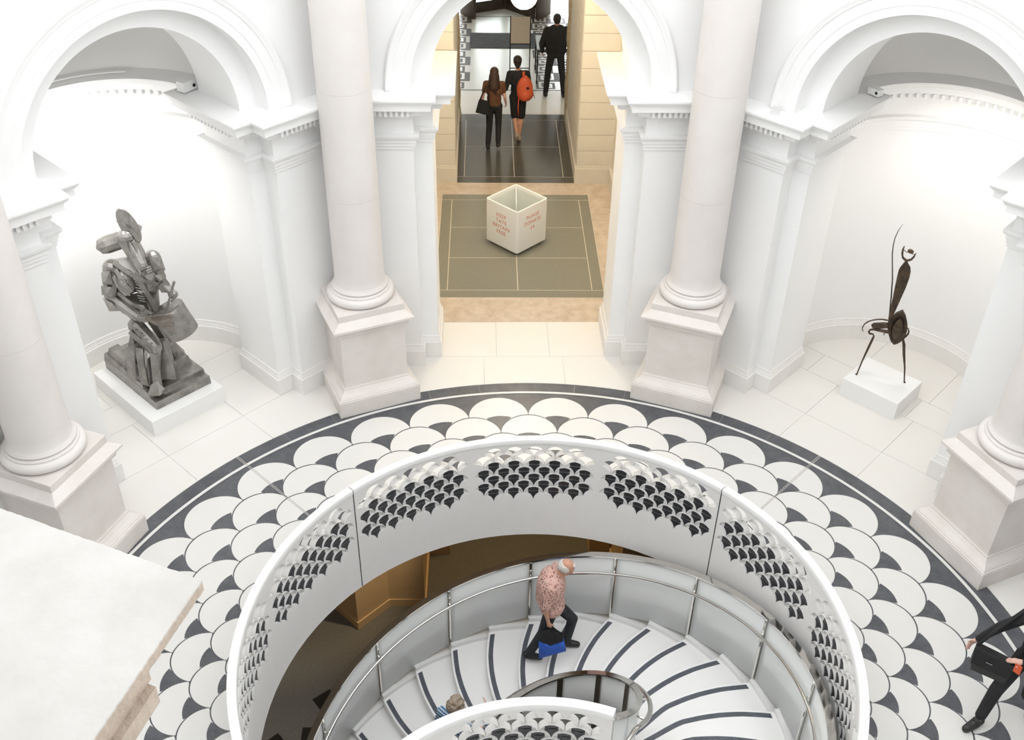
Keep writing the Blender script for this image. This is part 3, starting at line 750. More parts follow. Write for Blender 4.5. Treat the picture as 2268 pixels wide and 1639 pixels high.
# ================================================================== MARBLE COPING in front of the viewer
zc_ = 8.2
cp = empty('balcony_coping', (-.95, -5.68, zc_), radians(156.5)); tag(cp, 'white marble balcony coping slab in the lower left foreground', 'coping')
rnd = random.Random(5)
def rough_edge(P0, P1, n, amp):
    P0 = Vector(P0); P1 = Vector(P1); d = (P1-P0); nn = Vector((-d.y, d.x)).normalized()
    return [tuple(P0+d*(i/n)+nn*rnd.uniform(-amp, amp)*(0 if i in (0, n) else 1)) for i in range(n)]
pl = rough_edge((0, 0), (.9, 0), 150, .0006)+rough_edge((.9, 0), (.9, .75), 2, 0)+rough_edge((.9, .75), (-.09, .75), 2, 0)+rough_edge((-.09, .75), (0, 0), 150, .0006)
s_ = MB().prism(pl, -.003, 0).obj('coping_slab', M_slabm, cp); MB().prism(pl, -.018, -.003).obj('coping_edge', M_slabe, cp)
e_ = MB(); e_.prism([(-.014, .128), (.88, .128), (.88, .7), (-.083, .7)], -.034, -.018); e_.prism([(-.026, .135), (.88, .135), (.88, .7), (-.095, .7)], -.062, -.034); e_.prism([(-.012, .145), (.88, .145), (.88, .7), (-.08, .7)], -.085, -.062)
e_.obj('coping_moulding', M_slabe, cp)
e_ = MB(); e_.prism([(.12, .28), (.8, .28), (.8, .68), (.06, .68)], -.795, -.085); e_.obj('pier', M_slabe, cp)
# ================================================================== NICHE PIECES
AZL, AZR = radians(-45)+0, radians(45)+0
def plinth(az, u0, u1, v0, v1, h, label):
    c_ = L3(az, (u0+u1)/2, (v0+v1)/2, 0); a, b = (u1-u0)/2, (v1-v0)/2
    mb = MB(); t = .006
    prof = [(0, 0), (0, h-t), (t, h)]
    V = []
    for d, z in prof: V += [(-a+d, -b+d, z), (a-d, -b+d, z), (a-d, b-d, z), (-a+d, b-d, z)]
    mb.add(V, [(i*4+j, i*4+(j+1) % 4, i*4+4+(j+1) % 4, i*4+4+j) for i in range(2) for j in range(4)]+[(3, 2, 1, 0), (8, 9, 10, 11)])
    o = mb.obj('plinth', M_plinth); o.location = c_; o.rotation_euler = (0, 0, -az); tag(o, label, 'plinth'); return o
plinth(AZL, -.53, .57, 6.52, 8.06, .25, 'low white plinth under the grey metal drummer sculpture')
plinth(AZR, -.513, .331, 6.80, 7.515, .28, 'low white plinth under the thin iron figure')
# ---- thin wrought-iron figure (right niche)
F1 = Vector((4.66196, 5.25168, .28)); ex_, nx_ = Vector((.95818, -.28615, 0)), Vector((.28615, .95818, 0))
ir = empty('iron_sculpture', F1, atan2(-.28615, .95818)); tag(ir, 'spindly dark iron standing figure with a raised rod and leaf-shaped hips', 'sculpture')
def ip(s, z, d=0): return (s, d, z)                 # d grows away from the room
q = MB(); q.tube([ip(0, .0), ip(.004, .012), ip(.03, .25), ip(.07, .52), ip(.088, .64), ip(.093, .683), ip(.075, .71), ip(.03, .71), ip(.014, .735), ip(.025, .772), ip(.07, .788), ip(.13, .786), ip(.253, .784), ip(.372, .84)], [.02, .009, .011, .017, .016, .012, .012, .014, .015, .014, .016, .02, .026, .012], 8); q.obj('leg', M_iron, ir, 'all')
q = MB(); q.tube([ip(.653, 0), ip(.648, .012), ip(.60, .25), ip(.54, .47), ip(.505, .62), ip(.474, .708), ip(.50, .76), ip(.518, .80), ip(.517, .85), ip(.50, .885), ip(.478, .88), ip(.46, .82)], [.02, .009, .012, .02, .022, .015, .013, .012, .011, .011, .012, .014], 8); q.obj('leg', M_iron, ir, 'all')
q = MB(); q.tube([ip(.236, .90, .02), ip(.225, 1.024, .02), ip(.181, 1.322, .02), ip(.137, 1.593, .02), ip(.085, 1.82, .02), ip(.052, 1.965, .02), ip(.036, 2.09, .02), ip(.033, 2.198, .02), ip(.05, 2.31, .02), ip(.083, 2.41, .02)], [.011, .011, .010, .009, .008, .008, .007, .006, .005, .002], 6); q.obj('raised_rod', M_iron, ir, 'all')
def plate(P, th, bulge=0):
    mb = MB(); n = len(P); cx = sum(p[0] for p in P)/n; cz = sum(p[1] for p in P)/n
    k = .55
    f = [ip(a, b, -th/2) for a, b in P]; f2 = [ip(cx+(a-cx)*k, cz+(b-cz)*k, -th/2-bulge) for a, b in P]
    g_ = [ip(a, b, th/2) for a, b in P]; g2 = [ip(cx+(a-cx)*k, cz+(b-cz)*k, th/2-bulge*.6) for a, b in P]
    mb.strip(f+f[:1], f2+f2[:1]); mb.add(f2, [tuple(range(n))]); mb.strip(g_+g_[:1], g2+g2[:1]); mb.add(g2, [tuple(range(n))]); mb.strip(f+f[:1], g_+g_[:1]); return mb
plate([(.242, .82), (.281, .848), (.265, .97), (.27, 1.08), (.295, 1.28), (.325, 1.51), (.335, 1.67), (.33, 1.76), (.313, 1.82), (.272, 1.872), (.256, 1.90), (.232, 1.90), (.222, 1.88), (.19, 1.80), (.181, 1.76), (.182, 1.66), (.19, 1.50), (.205, 1.25), (.22, 1.03), (.226, .93)], .018, .014).obj('torso_blade', M_iron, ir, True)
q = MB(); q.ell(ip(.245, 1.655, -.03), (.016, .012, .012), 8, 6); q.obj('breast_knob', M_iron, ir, 'all')
q = MB(); q.tube([ip(.169, 2.114), ip(.163, 2.06), ip(.169, 2.0), ip(.19, 1.945), ip(.243, 1.908), ip(.295, 1.935), ip(.318, 1.98), ip(.332, 2.036)], [.006, .012, .014, .015, .02, .015, .012, .005], 8); q.obj('head_fork', M_iron, ir, 'all')
q = MB(); q.ell(ip(.262, 2.052, 0), (.042, .024, .030), 12, 8, Matrix.Rotation(.35, 3, 'Y')); q.tube([ip(.172, 2.075, -.03), ip(.21, 2.05, -.035), ip(.25, 2.055, -.04), ip(.29, 2.035, -.035), ip(.325, 2.025, -.02)], .005, 6); q.obj('head_disc', M_iron, ir, 'all')
plate([(.368, 1.159), (.42, 1.09), (.455, 1.007), (.485, .92), (.493, .828), (.485, .75), (.46, .684), (.42, .635), (.376, .607), (.325, .65), (.296, .704), (.265, .77), (.253, .822), (.243, .91), (.25, .988), (.27, 1.05), (.299, 1.101)], .05, -.02).obj('hip_leaf', M_iron, ir, True)
q = plate([(.362, 1.06), (.40, 1.0), (.425, .92), (.432, .84), (.42, .77), (.39, .72), (.355, .70), (.32, .75), (.30, .84), (.30, .93), (.325, 1.01)], .03, .02); q.v = [(x, y-.035, z) for x, y, z in q.v]; q.obj('hip_leaf_inner', M_iron, ir, True)
q = MB(); q.tube([ip(.214, .964), ip(.15, .968), ip(.083, .955), ip(.02, .93), ip(-.03, .895), ip(-.066, .85), ip(-.081, .79), ip(-.075, .75), ip(-.055, .726)], [.012, .012, .011, .010, .010, .009, .008, .007, .004], 6); q.obj('curved_arm', M_iron, ir, 'all')
q = MB(); q.tube([ip(.035, .83), ip(.06, .845), ip(.13, .86), ip(.2, .88), ip(.25, .89)], [.03, .05, .054, .05, .04], 10, flat=(.5, 1)); q.tube([ip(.218, .77), ip(.215, .72)], .006, 6); q.obj('thigh', M_iron, ir, 'all')
# ---- grey steel drummer (left niche)
dr = empty('drummer_sculpture', (-5.1407, 5.2397, .25), atan2(.35869, .93346)); tag(dr, 'grey metal sculpture of an armoured figure beating a drum', 'sculpture')
def S(s, d, z): return (s*(1-d/12.7), -d, z-.25)       # s across, d towards the room, z above the floor
inv = Matrix.Rotation(-atan2(.35869, .93346), 3, 'Z')
def nb(u, v, z):
    w_ = Vector(L3(AZL, u, v, z))-Vector((-5.1407, 5.2397, .25)); return tuple(inv@w_)
def nbox(mb, u0, u1, v0, v1, z0, z1, ch=.0):
    P = [nb(u, v, z0) for u, v in ((u0, v0), (u1, v0), (u1, v1), (u0, v1))]+[nb(u, v, z1) for u, v in ((u0+ch, v0+ch), (u1-ch, v0+ch), (u1-ch, v1-ch), (u0+ch, v1-ch))]
    mb.add(P, [(3, 2, 1, 0), (4, 5, 6, 7)]+[(i, (i+1) % 4, 4+(i+1) % 4, 4+i) for i in range(4)])
b_ = MB(); nbox(b_, -.345, .50, 6.70, 8.03, .25, .37, .004); nbox(b_, -.345, .50, 6.83, 8.03, .37, .43, .006); nbox(b_, -.335, .30, 7.0, 8.03, .43, .50, .01); nbox(b_, .10, .46, 7.05, 7.5, .43, .56, .03)
nbox(b_, -.30, -.10, 7.5, 7.98, .50, .60, .03); nbox(b_, .2, .45, 7.3, 7.9, .43, .62, .05)
b_.obj('stepped_base', M_steel, dr)
q = MB()                                           # support and drapery
q.hull([S(.02, .30, .52), S(.26, .33, .52), S(-.04, .42, .50), S(.22, .50, .50), S(.12, .20, 1.0), S(.22, .22, 1.0), S(.14, .28, .98)])
q.hull([S(.2, .1, .5), S(.42, .05, .5), S(.40, -.15, .5), S(.30, .0, .78), S(.22, -.1, .72)])
q.hull([S(-.42, .0, .50), S(-.2, .12, .50), S(-.28, -.25, .5), S(-.15, -.1, 1.15), S(-.05, .1, 1.2), S(-.22, .05, 1.1)])
q.hull([S(-.40, .10, .48), S(-.24, .30, .48), S(-.22, .08, .5), S(-.12, .18, 1.0), S(-.26, .12, .92), S(-.05, .22, 1.05)])
q.hull([S(-.36, .22, .46), S(-.20, .46, .46), S(-.10, .34, .5), S(-.18, .30, .86), S(-.26, .28, .8)])
q.hull([S(-.14, .52, .46), S(.06, .40, .48), S(-.2, .44, .48), S(-.1, .42, .86), S(.02, .36, .92), S(-.06, .32, .94)])
q.obj('drapery', M_steel, dr)
q = MB()
q.cap(S(-.14, .12, 1.22), S(.05, .36, 1.0), .105, .08); q.cap(S(.05, .36, 1.0), S(-.02, .46, .62), .07, .05); q.hull([S(-.18, .55, .44), S(-.02, .50, .47), S(.06, .62, .44), S(-.05, .70, .43), S(-.20, .62, .43), S(-.04, .56, .58), S(-.12, .55, .54)])
for i in range(4): q.cap(S(.0+.022*i, .64-.014*i, .455), S(.035+.022*i, .69-.014*i, .445), .013, .011, 6)
q.obj('bent_leg', M_steel, dr)
q = MB(); q.cap(S(.1, .05, 1.25), S(.2, .1, .9), .10, .075); q.cap(S(.2, .1, .9), S(.27, .02, .55), .07, .05); q.obj('standing_leg', M_steel, dr)
q = MB()                                           # thigh guards
for k in range(6):
    t = k/5; q.hull([S(-.24+.05*k, .18+.045*k, 1.24-.05*k), S(-.20+.05*k, .22+.045*k, 1.30-.05*k), S(-.16+.05*k, .27+.03*k, 1.18-.05*k), S(-.2+.05*k, .25+.04*k, 1.10-.05*k), S(-.12+.05*k, .26+.03*k, 1.24-.05*k)])
q.hull([S(-.26, .18, 1.16), S(-.22, .24, 1.24), S(.06, .42, .92), S(.05, .44, .86), S(-.02, .40, .86), S(-.24, .12, 1.10)])
q.obj('thigh_plates', M_steel, dr)
q = MB()                                           # torso
q.hull([S(-.25, .05, 2.18), S(.26, .02, 2.22), S(-.30, .02, 2.02), S(.30, .0, 2.0), S(-.2, -.16, 2.1), S(.2, -.16, 2.1), S(-.24, .10, 1.72), S(.24, .10, 1.70), S(-.05, .22, 1.98), S(.12, .22, 1.98), S(-.17, -.14, 1.62), S(.17, -.14, 1.62)])
q.ell(S(-.13, .16, 1.92), (.14, .12, .19), 14, 9); q.ell(S(.15, .18, 1.86), (.13, .11, .2), 14, 9)
q.hull([S(-.22, .10, 1.70), S(.24, .10, 1.68), S(.02, .22, 1.72), S(-.16, .12, 1.30), S(.2, .12, 1.30), S(.06, .22, 1.36), S(-.14, -.1, 1.32), S(.16, -.1, 1.32)])
q.hull([S(-.30, .02, 1.66), S(-.2, .1, 1.7), S(-.38, .0, 1.58), S(-.12, .1, 1.22), S(-.22, -.05, 1.3), S(-.05, .12, 1.2)])
q.obj('torso', M_steel, dr)
q = MB()                                           # straps and ribs
def band(P, w, th=.02):
    P = [Vector(S(*p)) for p in P]
    for a, b in zip(P[:-1], P[1:]):
        d = (b-a).normalized(); sd = d.cross(Vector((0, 1, 0))).normalized()*w/2; o_ = Vector((0, -th, 0))
        e = d*.012; q.hull([a-sd-e, a+sd-e, b-sd+e, b+sd+e, a-sd-e+o_, a+sd-e+o_, b-sd+e+o_, b+sd+e+o_])
band([(-.22, .14, 2.22), (-.08, .27, 2.12), (.08, .33, 2.0), (.24, .28, 1.88)], .055)
band([(-.02, .30, 2.10), (.06, .34, 1.9), (.12, .32, 1.7), (.16, .28, 1.45)], .06)
band([(-.22, .15, 2.12), (-.16, .28, 1.98), (-.10, .30, 1.86)], .05)
band([(-.27, .15, 2.06), (-.24, .22, 1.93), (-.17, .28, 1.82)], .045)
band([(-.26, .15, 1.78), (-.14, .25, 1.66), (.0, .30, 1.55), (.12, .30, 1.47)], .045)
band([(-.28, .12, 1.60), (-.1, .24, 1.50), (.08, .28, 1.42)], .04)
for k in range(9): q.cap(S(-.03+.006*(k % 3), .27, 2.0-.04*k), S(.02+.01*k*.3, .30, 1.985-.04*k), .011, .011, 6)
for k in range(7): q.cap(S(.14+.006*k, .27, 2.12-.032*k), S(.20+.006*k, .24, 2.125-.032*k), .011, .011, 6)
for k in range(3):
    band([(-.33, .10, 2.0-.06*k), (-.23, .16, 2.03-.06*k)], .022); band([(.26, .12, 2.02-.05*k), (.31, .06, 2.03-.05*k)], .02)
q.obj('straps', M_steel, dr, kind='stuff')
q = MB()                                           # helmeted head
q.cap(S(.0, .06, 2.47), S(.09, .26, 2.18), .125, .085); q.ell(S(.0, .07, 2.49), (.115, .125, .13))
q.hull([S(.02, .16, 2.52), S(.14, .10, 2.44), S(.06, .26, 2.36), S(.16, .16, 2.2), S(.10, .32, 2.16), S(.05, .30, 2.2), S(.18, .06, 2.25)])
q.hull([S(-.01, .19, 2.42), S(.01, .20, 2.44), S(.07, .33, 2.14), S(.085, .33, 2.16), S(.02, .22, 2.34)])
q.hull([S(.17, .0, 2.62), S(.21, .0, 2.58), S(.16, .08, 2.5), S(.12, .0, 2.48), S(.2, -.05, 2.52)])
q.obj('helmet', M_steel, dr)
q = MB()                                           # oval crest plate with crossed ribs
Rm = Matrix.Rotation(radians(-20), 3, 'Y') @ Matrix.Rotation(radians(-18), 3, 'X')
cc = Vector(S(.055, .08, 2.66))
q.lathe([(.0, -.014), (.235, -.014), (.245, 0), (.235, .014), (.0, .014)], 28)
q.v = [tuple(cc+Rm@Vector((x*.43, z, y))) for x, y, z in q.v]
def crest(a, b, w=.034):
    A, B_ = Vector((a[0]*.43*.245, 0, a[1]*.245)), Vector((b[0]*.43*.245, 0, b[1]*.245)); d = (B_-A).normalized(); sd = Vector((d.z, 0, -d.x))*w/2
    q.hull([cc+Rm@(p+s_*sd+Vector((0, -.03 if f else -.012, 0))) for p in (A, B_) for s_ in (-1, 1) for f in (0, 1)])
crest((-.8, .5), (.15, -.1)); crest((.6, .62), (-.1, .05)); crest((-.05, .0), (.15, -.9), .05)
q.obj('crest_plate', M_steel, dr)
def plates(name, P):
    for pts in P:
        q = MB(); q.hull([S(*p) for p in pts]); q.obj(name, M_steel, dr)
plates('helmet_plate', [[(-.09, .10, 2.52), (-.02, .20, 2.55), (-.06, .17, 2.38), (.0, .25, 2.36), (-.10, .08, 2.42)], [(.05, .21, 2.50), (.12, .16, 2.46), (.10, .28, 2.28), (.16, .22, 2.26), (.13, .18, 2.4)], [(-.03, .22, 2.36), (.0, .25, 2.38), (.06, .36, 2.10), (.08, .35, 2.12), (.03, .33, 2.2)]])
plates('arm_plate', [[(-.40, .16, 2.12), (-.29, .22, 2.16), (-.42, .18, 1.96), (-.30, .24, 1.96), (-.35, .25, 2.06)], [(-.44, .17, 1.94), (-.32, .24, 1.93), (-.46, .16, 1.80), (-.34, .24, 1.78), (-.39, .25, 1.86)], [(.22, .18, 2.22), (.36, .12, 2.16), (.24, .22, 2.02), (.38, .14, 1.98), (.31, .22, 2.1)], [(.23, .24, 1.99), (.37, .18, 1.95), (.25, .27, 1.86), (.36, .24, 1.84), (.3, .28, 1.92)],
    [(-.46, .14, 1.74), (-.36, .24, 1.70), (-.42, .20, 1.56), (-.30, .27, 1.58), (-.38, .27, 1.64)]])
plates('breast_plate', [[(-.24, .22, 2.02), (-.14, .30, 2.06), (-.20, .28, 1.80), (-.12, .32, 1.80), (-.25, .22, 1.86)], [(.10, .30, 2.04), (.22, .26, 2.04), (.12, .33, 1.82), (.24, .27, 1.80), (.18, .32, 1.92)], [(-.12, .25, 1.64), (.02, .31, 1.62), (-.10, .26, 1.46), (.04, .31, 1.42), (-.04, .32, 1.54)], [(.06, .29, 1.66), (.2, .24, 1.66), (.08, .3, 1.46), (.2, .25, 1.44)]])
plates('skirt_fold', [[(-.34, .20, .98), (-.22, .30, 1.02), (-.40, .26, .52), (-.30, .38, .50), (-.27, .34, .8)], [(-.22, .30, 1.0), (-.12, .36, 1.0), (-.26, .44, .50), (-.16, .50, .48), (-.16, .44, .78)], [(-.05, .42, .95), (.04, .46, .92), (-.10, .56, .52), (.02, .58, .5), (.0, .52, .75)]])
q = MB(); q.tube([S(-.385, -.03, 2.36), S(-.34, -.03, 2.375), S(-.26, -.03, 2.39), S(-.08, -.02, 2.43)], [.012, .095, .115, .115], 10); q.obj('pack_roll', M_steel, dr)
q = MB(); q.cap(S(-.26, .06, 2.10), S(-.35, .10, 1.74), .12, .09); q.cap(S(-.35, .10, 1.70), S(-.10, .38, 1.52), .095, .062)
q.hull([S(-.44, .05, 1.70), S(-.30, .18, 1.72), S(-.38, .1, 1.58), S(-.30, .02, 1.80)])
q.hull([S(-.27, .25, 1.68), S(-.19, .33, 1.64), S(-.27, .27, 1.54), S(-.20, .36, 1.53), S(-.23, .3, 1.66)]); q.hull([S(-.17, .33, 1.63), S(-.10, .40, 1.6), S(-.17, .36, 1.49), S(-.10, .43, 1.48)])
q.ell(S(-.045, .43, 1.515), (.062, .055, .058))
for k in range(4): q.cap(S(-.065+.012*k, .475, 1.555-.026*k), S(.0+.01*k, .485, 1.555-.026*k), .014, .012, 6)
q.cap(S(-.06, .45, 1.57), S(.0, .48, 1.58), .014, .012, 6); q.obj('arm', M_steel, dr)
q = MB(); q.cap(S(.25, .04, 2.12), S(.28, .16, 1.86), .115, .085); q.hull([S(.2, .12, 2.24), S(.32, .05, 2.18), S(.36, .06, 1.98), S(.24, .2, 1.95), S(.3, .16, 2.1)]); q.cap(S(.28, .16, 1.86), S(.39, .32, 1.76), .065, .05)
q.hull([S(.24, .26, 1.83), S(.30, .22, 1.90), S(.37, .28, 1.92), S(.40, .3, 1.86), S(.33, .3, 1.74), S(.27, .28, 1.74)])
q.ell(S(.41, .36, 1.73), (.065, .055, .058))
for k in range(4): q.cap(S(.395+.022*k, .41, 1.70+.02*k), S(.375+.022*k, .42, 1.665+.02*k), .014, .012, 6)
q.cap(S(.37, .38, 1.76), S(.41, .42, 1.77), .015, .012, 6); q.obj('arm', M_steel, dr)
q = MB(); q.tube([S(.455, .39, 1.93), S(.44, .385, 1.89), S(.27, .42, 1.52)], [.022, .016, .013], 8); q.obj('drumstick', M_steel, dr, True)
q = MB()                                           # whisk
for k in range(11):
    t = k/10-.5; q.tube([S(.0, .50, 1.54+.02*t), S(.08, .60, 1.56+.11*t), S(.35+.05*t, .72, 1.53+.27*t)], [.007, .007, .008], 6)
q.obj('whisk', M_whisk, dr, True)
q = MB()                                           # drum
top, bot = Vector(S(.30, .36, 1.545)), Vector(S(.44, .42, 1.17)); axd = (bot-top); Ld = axd.length
Rq = axd.to_track_quat('Z', 'Y').to_matrix()
q.lathe([(.0, -.004), (.195, -.004), (.212, .004), (.214, .01), (.214, Ld), (.205, Ld+.008), (0, Ld+.008)], 40); q.v = [tuple(top+Rq@Vector(p)) for p in q.v]
q.obj('drum', M_steel, dr, True)
# small wall plaques and fittings
def fitting(name, mb, m, label, cat): return tag(mb.obj(name, m), label, cat)
q = MB(); q.box(L3(AZL+ROT0, -1.238, 6.37, 1.19), (.16, .015, .20), rz=-(AZL+ROT0)+pi/2); fitting('caption_plaque', q, M_plaque, 'small pale caption plaque on the pier beside the drummer sculpture', 'plaque')
q = MB(); q.box(L3(AZR+ROT0, 1.238, 6.54, 1.16), (.18, .015, .21), rz=-(AZR+ROT0)+pi/2); fitting('caption_plaque', q, M_plaque, 'small grey caption plaque on the pier right of the iron figure', 'plaque')
q = MB(); q.box(L3(AZR, -1.68, 5.72, 4.215), (.085, .085, .09), rz=-AZR+.5); fitting('cornice_sensor', q, M_plaque, 'tiny grey sensor cube on the cornice right of the right-hand column', 'sensor')
sp = empty('cornice_spotlight', L3(AZL, 1.12, 7.08, 4.19), -AZL+.2); tag(sp, 'small white boxy spotlight on the cornice of the left niche', 'light fitting')
q = MB(); q.box((0, 0, .07), (.20, .13, .12)); q.obj('housing', M_plinth, sp)
q = MB(); q.tube([(.06, -.068, .06), (.06, -.062, .06)], .022, 10); q.obj('lens', M_bmetal, sp)
q = MB(); q.tube([Vector(L3(AZL, 1.38*sin(t), 7.05+1.38*cos(t), 4.20)) for t in [radians(-35+75*i/14) for i in range(15)]], .012, 6); fitting('cable_duct', q, M_plinth, 'thin pale cable run along the left niche ledge', 'cable')
# ================================================================== DONATION BOX
bx = empty('donation_box', (-.06, 9.475, .02), radians(45)); tag(bx, 'white cube donation box with red lettering standing in the doorway passage', 'donation box')
def rrect(h, r, n=5):
    P = []
    for cx, cy, a in ((h-r, h-r, 0), (-h+r, h-r, 90), (-h+r, -h+r, 180), (h-r, -h+r, 270)):
        P += [(cx+r*cos(radians(a+90*i/n)), cy+r*sin(radians(a+90*i/n))) for i in range(n+1)]
    return P
H = .375; O_, I_ = rrect(H, .045), rrect(H-.03, .02); n = len(O_); q = MB()
levels = [(O_, .03), (O_, .80), ([(x*.992, y*.992) for x, y in O_], .815), ([(x*1.008, y*1.008) for x, y in I_], .815), (I_, .805), (I_, .08)]
V = [(x, y, z) for P, z in levels for x, y in P]
q.add(V, [(j*n+i, j*n+(i+1) % n, (j+1)*n+(i+1) % n, (j+1)*n+i) for j in range(len(levels)-1) for i in range(n)]+[tuple(range(n))[::-1]])
q.obj('shell', M_box, bx, True)
q = MB(); q.prism(I_, .09, .10); q.obj('inner_tray', M_boxin, bx)
q = MB()
for a, b in ((0, pi/2),):
    pass
for k in range(4):
    m_ = Matrix.Rotation(k*pi/2, 3, 'Z'); q.tube([m_@Vector((H-.05, H-.05, .78)), m_@Vector((.03, .03, .30))], .012, 4)
q.obj('funnel_frame', M_box, bx)
q = MB(); s_ = H-.035; q.add([(-s_, -s_, .76), (s_, -s_, .76), (s_, s_, .76), (-s_, s_, .76), (0, 0, .32)], [(0, 1, 4), (1, 2, 4), (2, 3, 4), (3, 0, 4)]); q.obj('glass_funnel', M_glass2, bx)
q = MB(); q.prism(rrect(.30, .03), -.02, .035); q.obj('base', M_bmetal, bx)
for i in range(2):
    q = MB(); q.tube([(-.26+.0*i, -H+.002, .10+.0*i), (-.26, -H-.004, .10)], .006, 8)
def words(name, lines, parent, m, face, size, top, lead):
    """lettering as raised mesh on one side of the box; face: 0 = towards south-west, 1 = towards south-east"""
    for k, t in enumerate(lines):
        cu = bpy.data.curves.new(name, 'FONT'); cu.body = t; cu.size = size; cu.align_x = 'CENTER'; cu.extrude = .0012; cu.space_character = 1.12
        o = bpy.data.objects.new(name, cu); COL.objects.link(o)
        dg = bpy.context.evaluated_depsgraph_get(); me = bpy.data.meshes.new_from_object(o.evaluated_get(dg)); bpy.data.objects.remove(o)
        me.materials.clear(); me.materials.append(m)
        e = link(name, me, parent); z = top-k*lead
        if face == 0: e.matrix_local = Matrix(((0, 0, -1, -H-.001), (-1, 0, 0, -.0), (0, 1, 0, z), (0, 0, 0, 1)))
        else: e.matrix_local = Matrix(((1, 0, 0, 0), (0, 0, -1, -H-.001), (0, 1, 0, z), (0, 0, 0, 1)))
words('lettering', ['KEEP', 'TATE', 'BRITAIN', 'FREE'], bx, M_red, 0, .098, .58, .105)
words('lettering', ['PLEASE', 'DONATE', '£4'], bx, M_red, 1, .092, .60, .11)
# ================================================================== FOYER THINGS
lp = empty('globe_pendant', (0, 9.3, 5.7)); tag(lp, 'cluster of glowing white glass globes hanging above the passage', 'pendant lamp')
for x, y, z in ((-.02, 0, -1.42), (-.31, .1, -1.27), (.34, .1, -1.28), (.02, .36, -1.22)):
    q = MB(); q.ell((x, y, z), (.205, .205, .205), 24, 14); g_ = q.obj('globe', M_globe, lp, 'all')
    q = MB(); q.tube([(x, y, z+.19), (x*.2, y*.3, -.05)], .012, 6); q.obj('rod', M_bronze, g_)
q = MB(); q.lathe([(.02, -.07), (.12, -.05), (.13, .0), (.0, .0)], 20); q.obj('ceiling_rose', M_bronze, lp)
sg = empty('sign_stand', (.195, 17.04, 0)); tag(sg, 'tall black sign stand holding a beige notice board in the foyer', 'sign')
for x in (-.225, .225):
    q = MB(); q.box((x, 0, .71), (.022, .022, 1.42)); q.obj('post', M_bmetal, sg); q = MB(); q.box((x, 0, .012), (.04, .5, .024)); q.obj('foot', M_bmetal, sg)
q = MB(); q.box((0, 0, 1.10), (.43, .02, .60)); q.obj('board', M_card, sg)
q = MB(); q.box((0, 0, .79), (.43, .022, .02)); q.box((0, 0, .22), (.43, .018, .018)); q.obj('crossbar', M_bmetal, sg)
tb = empty('side_desk', (.95, 17.1, 0)); tag(tb, 'slim grey-topped desk with black legs beside the man in the suit', 'desk')
q = MB(); q.box((0, 0, .80), (.78, .9, .03)); q.obj('desk_top', M_desk, tb)
for x in (-.37, .37):
    for y in (-.43, .43): q = MB(); q.box((x, y, .39), (.028, .028, .78)); q.obj('leg', M_bmetal, tb)
q = MB(); q.box((0, -.43, .765), (.76, .02, .04)); q.box((-.37, 0, .765), (.02, .86, .04)); q.obj('apron', M_bmetal, tb)
q = MB(); q.box((.15, 19.46, .004), (2.26, 1.09, .014)); fitting('door_mat', q, M_mat, 'wide charcoal door mat across the patterned foyer floor', 'mat')
rd = empty('revolving_door', (-.06, 21.97, 0)); tag(rd, 'dark wooden revolving door at the far end of the foyer', 'door')
for s in (-1, 1):
    q = arc_strip([(1.16, 0), (1.16, 2.6), (1.26, 2.6), (1.26, 0)], radians(180)-s*radians(72), radians(180)-s*radians(42), 10); q.obj('drum_wall', M_wood, rd, True)
    q = arc_strip([(1.16, 0), (1.16, 2.6), (1.26, 2.6), (1.26, 0)], -s*radians(75), -s*radians(45), 10); q.obj('drum_wall', M_wood, rd, True)
for k, a in enumerate((207, 312, 80)):
    w_ = empty('wing', rz=radians(a), parent=rd)
    q = MB(); q.box((.57, 0, .14), (1.1, .05, .28)); q.box((.57, 0, 2.45), (1.1, .05, .14)); q.box((1.09, 0, 1.3), (.07, .05, 2.3)); q.box((.07, 0, 1.3), (.08, .05, 2.3)); q.obj('wing_frame', M_wood, w_)
    q = MB(); q.box((.58, 0, 1.33), (.95, .012, 2.1)); q.obj('pane', M_glass2, w_)
q = MB(); q.tube([(0, 0, 0), (0, 0, 2.6)], .06, 12); q.obj('spindle', M_wood, rd)
q = MB(); q.lathe([(0, 2.6), (1.27, 2.6), (1.27, 2.75), (0, 2.75)], 40); q.obj('canopy', M_wood, rd)
for az, us, colr, pw, lab in ((AZL, 1, (1, .985, .96), 54, 'left'), (AZL, -1, (1, .985, .96), 54, 'left'), (AZR, 1, (1, .94, .86), 31, 'right'), (AZR, -1, (1, .94, .86), 31, 'right')):
    p0 = Vector(L3(az, us*.80, 7.40, 4.16)); tg = Vector(L3(az, -us*.9, 8.15, 1.9))
    if us > 0 and az == AZL: o = sp
    else:
        o = empty('cornice_spotlight', L3(az, us*1.12, 7.08, 4.19), -az+.2*us); tag(o, 'small white spotlight tucked on the %s ledge of the %s niche cornice' % ('right' if us > 0 else 'left', lab), 'light fitting')
        q = MB(); q.box((0, 0, .05), (.16, .10, .08)); q.obj('housing', M_plinth, o)
        q = MB(); q.tube([(-.05*us, -.052, .05), (-.05*us, -.048, .05)], .02, 10); q.obj('lens', M_bmetal, o)
    ld_ = bpy.data.lights.new('spot_beam', 'SPOT'); ld_.energy = pw; ld_.color = colr; ld_.spot_size = radians(125); ld_.spot_blend = 1; ld_.shadow_soft_size = .25
    lo = bpy.data.objects.new('spot_beam', ld_); COL.objects.link(lo); lo.location = p0; lo.rotation_euler = (tg-p0).to_track_quat('-Z', 'Y').to_euler()
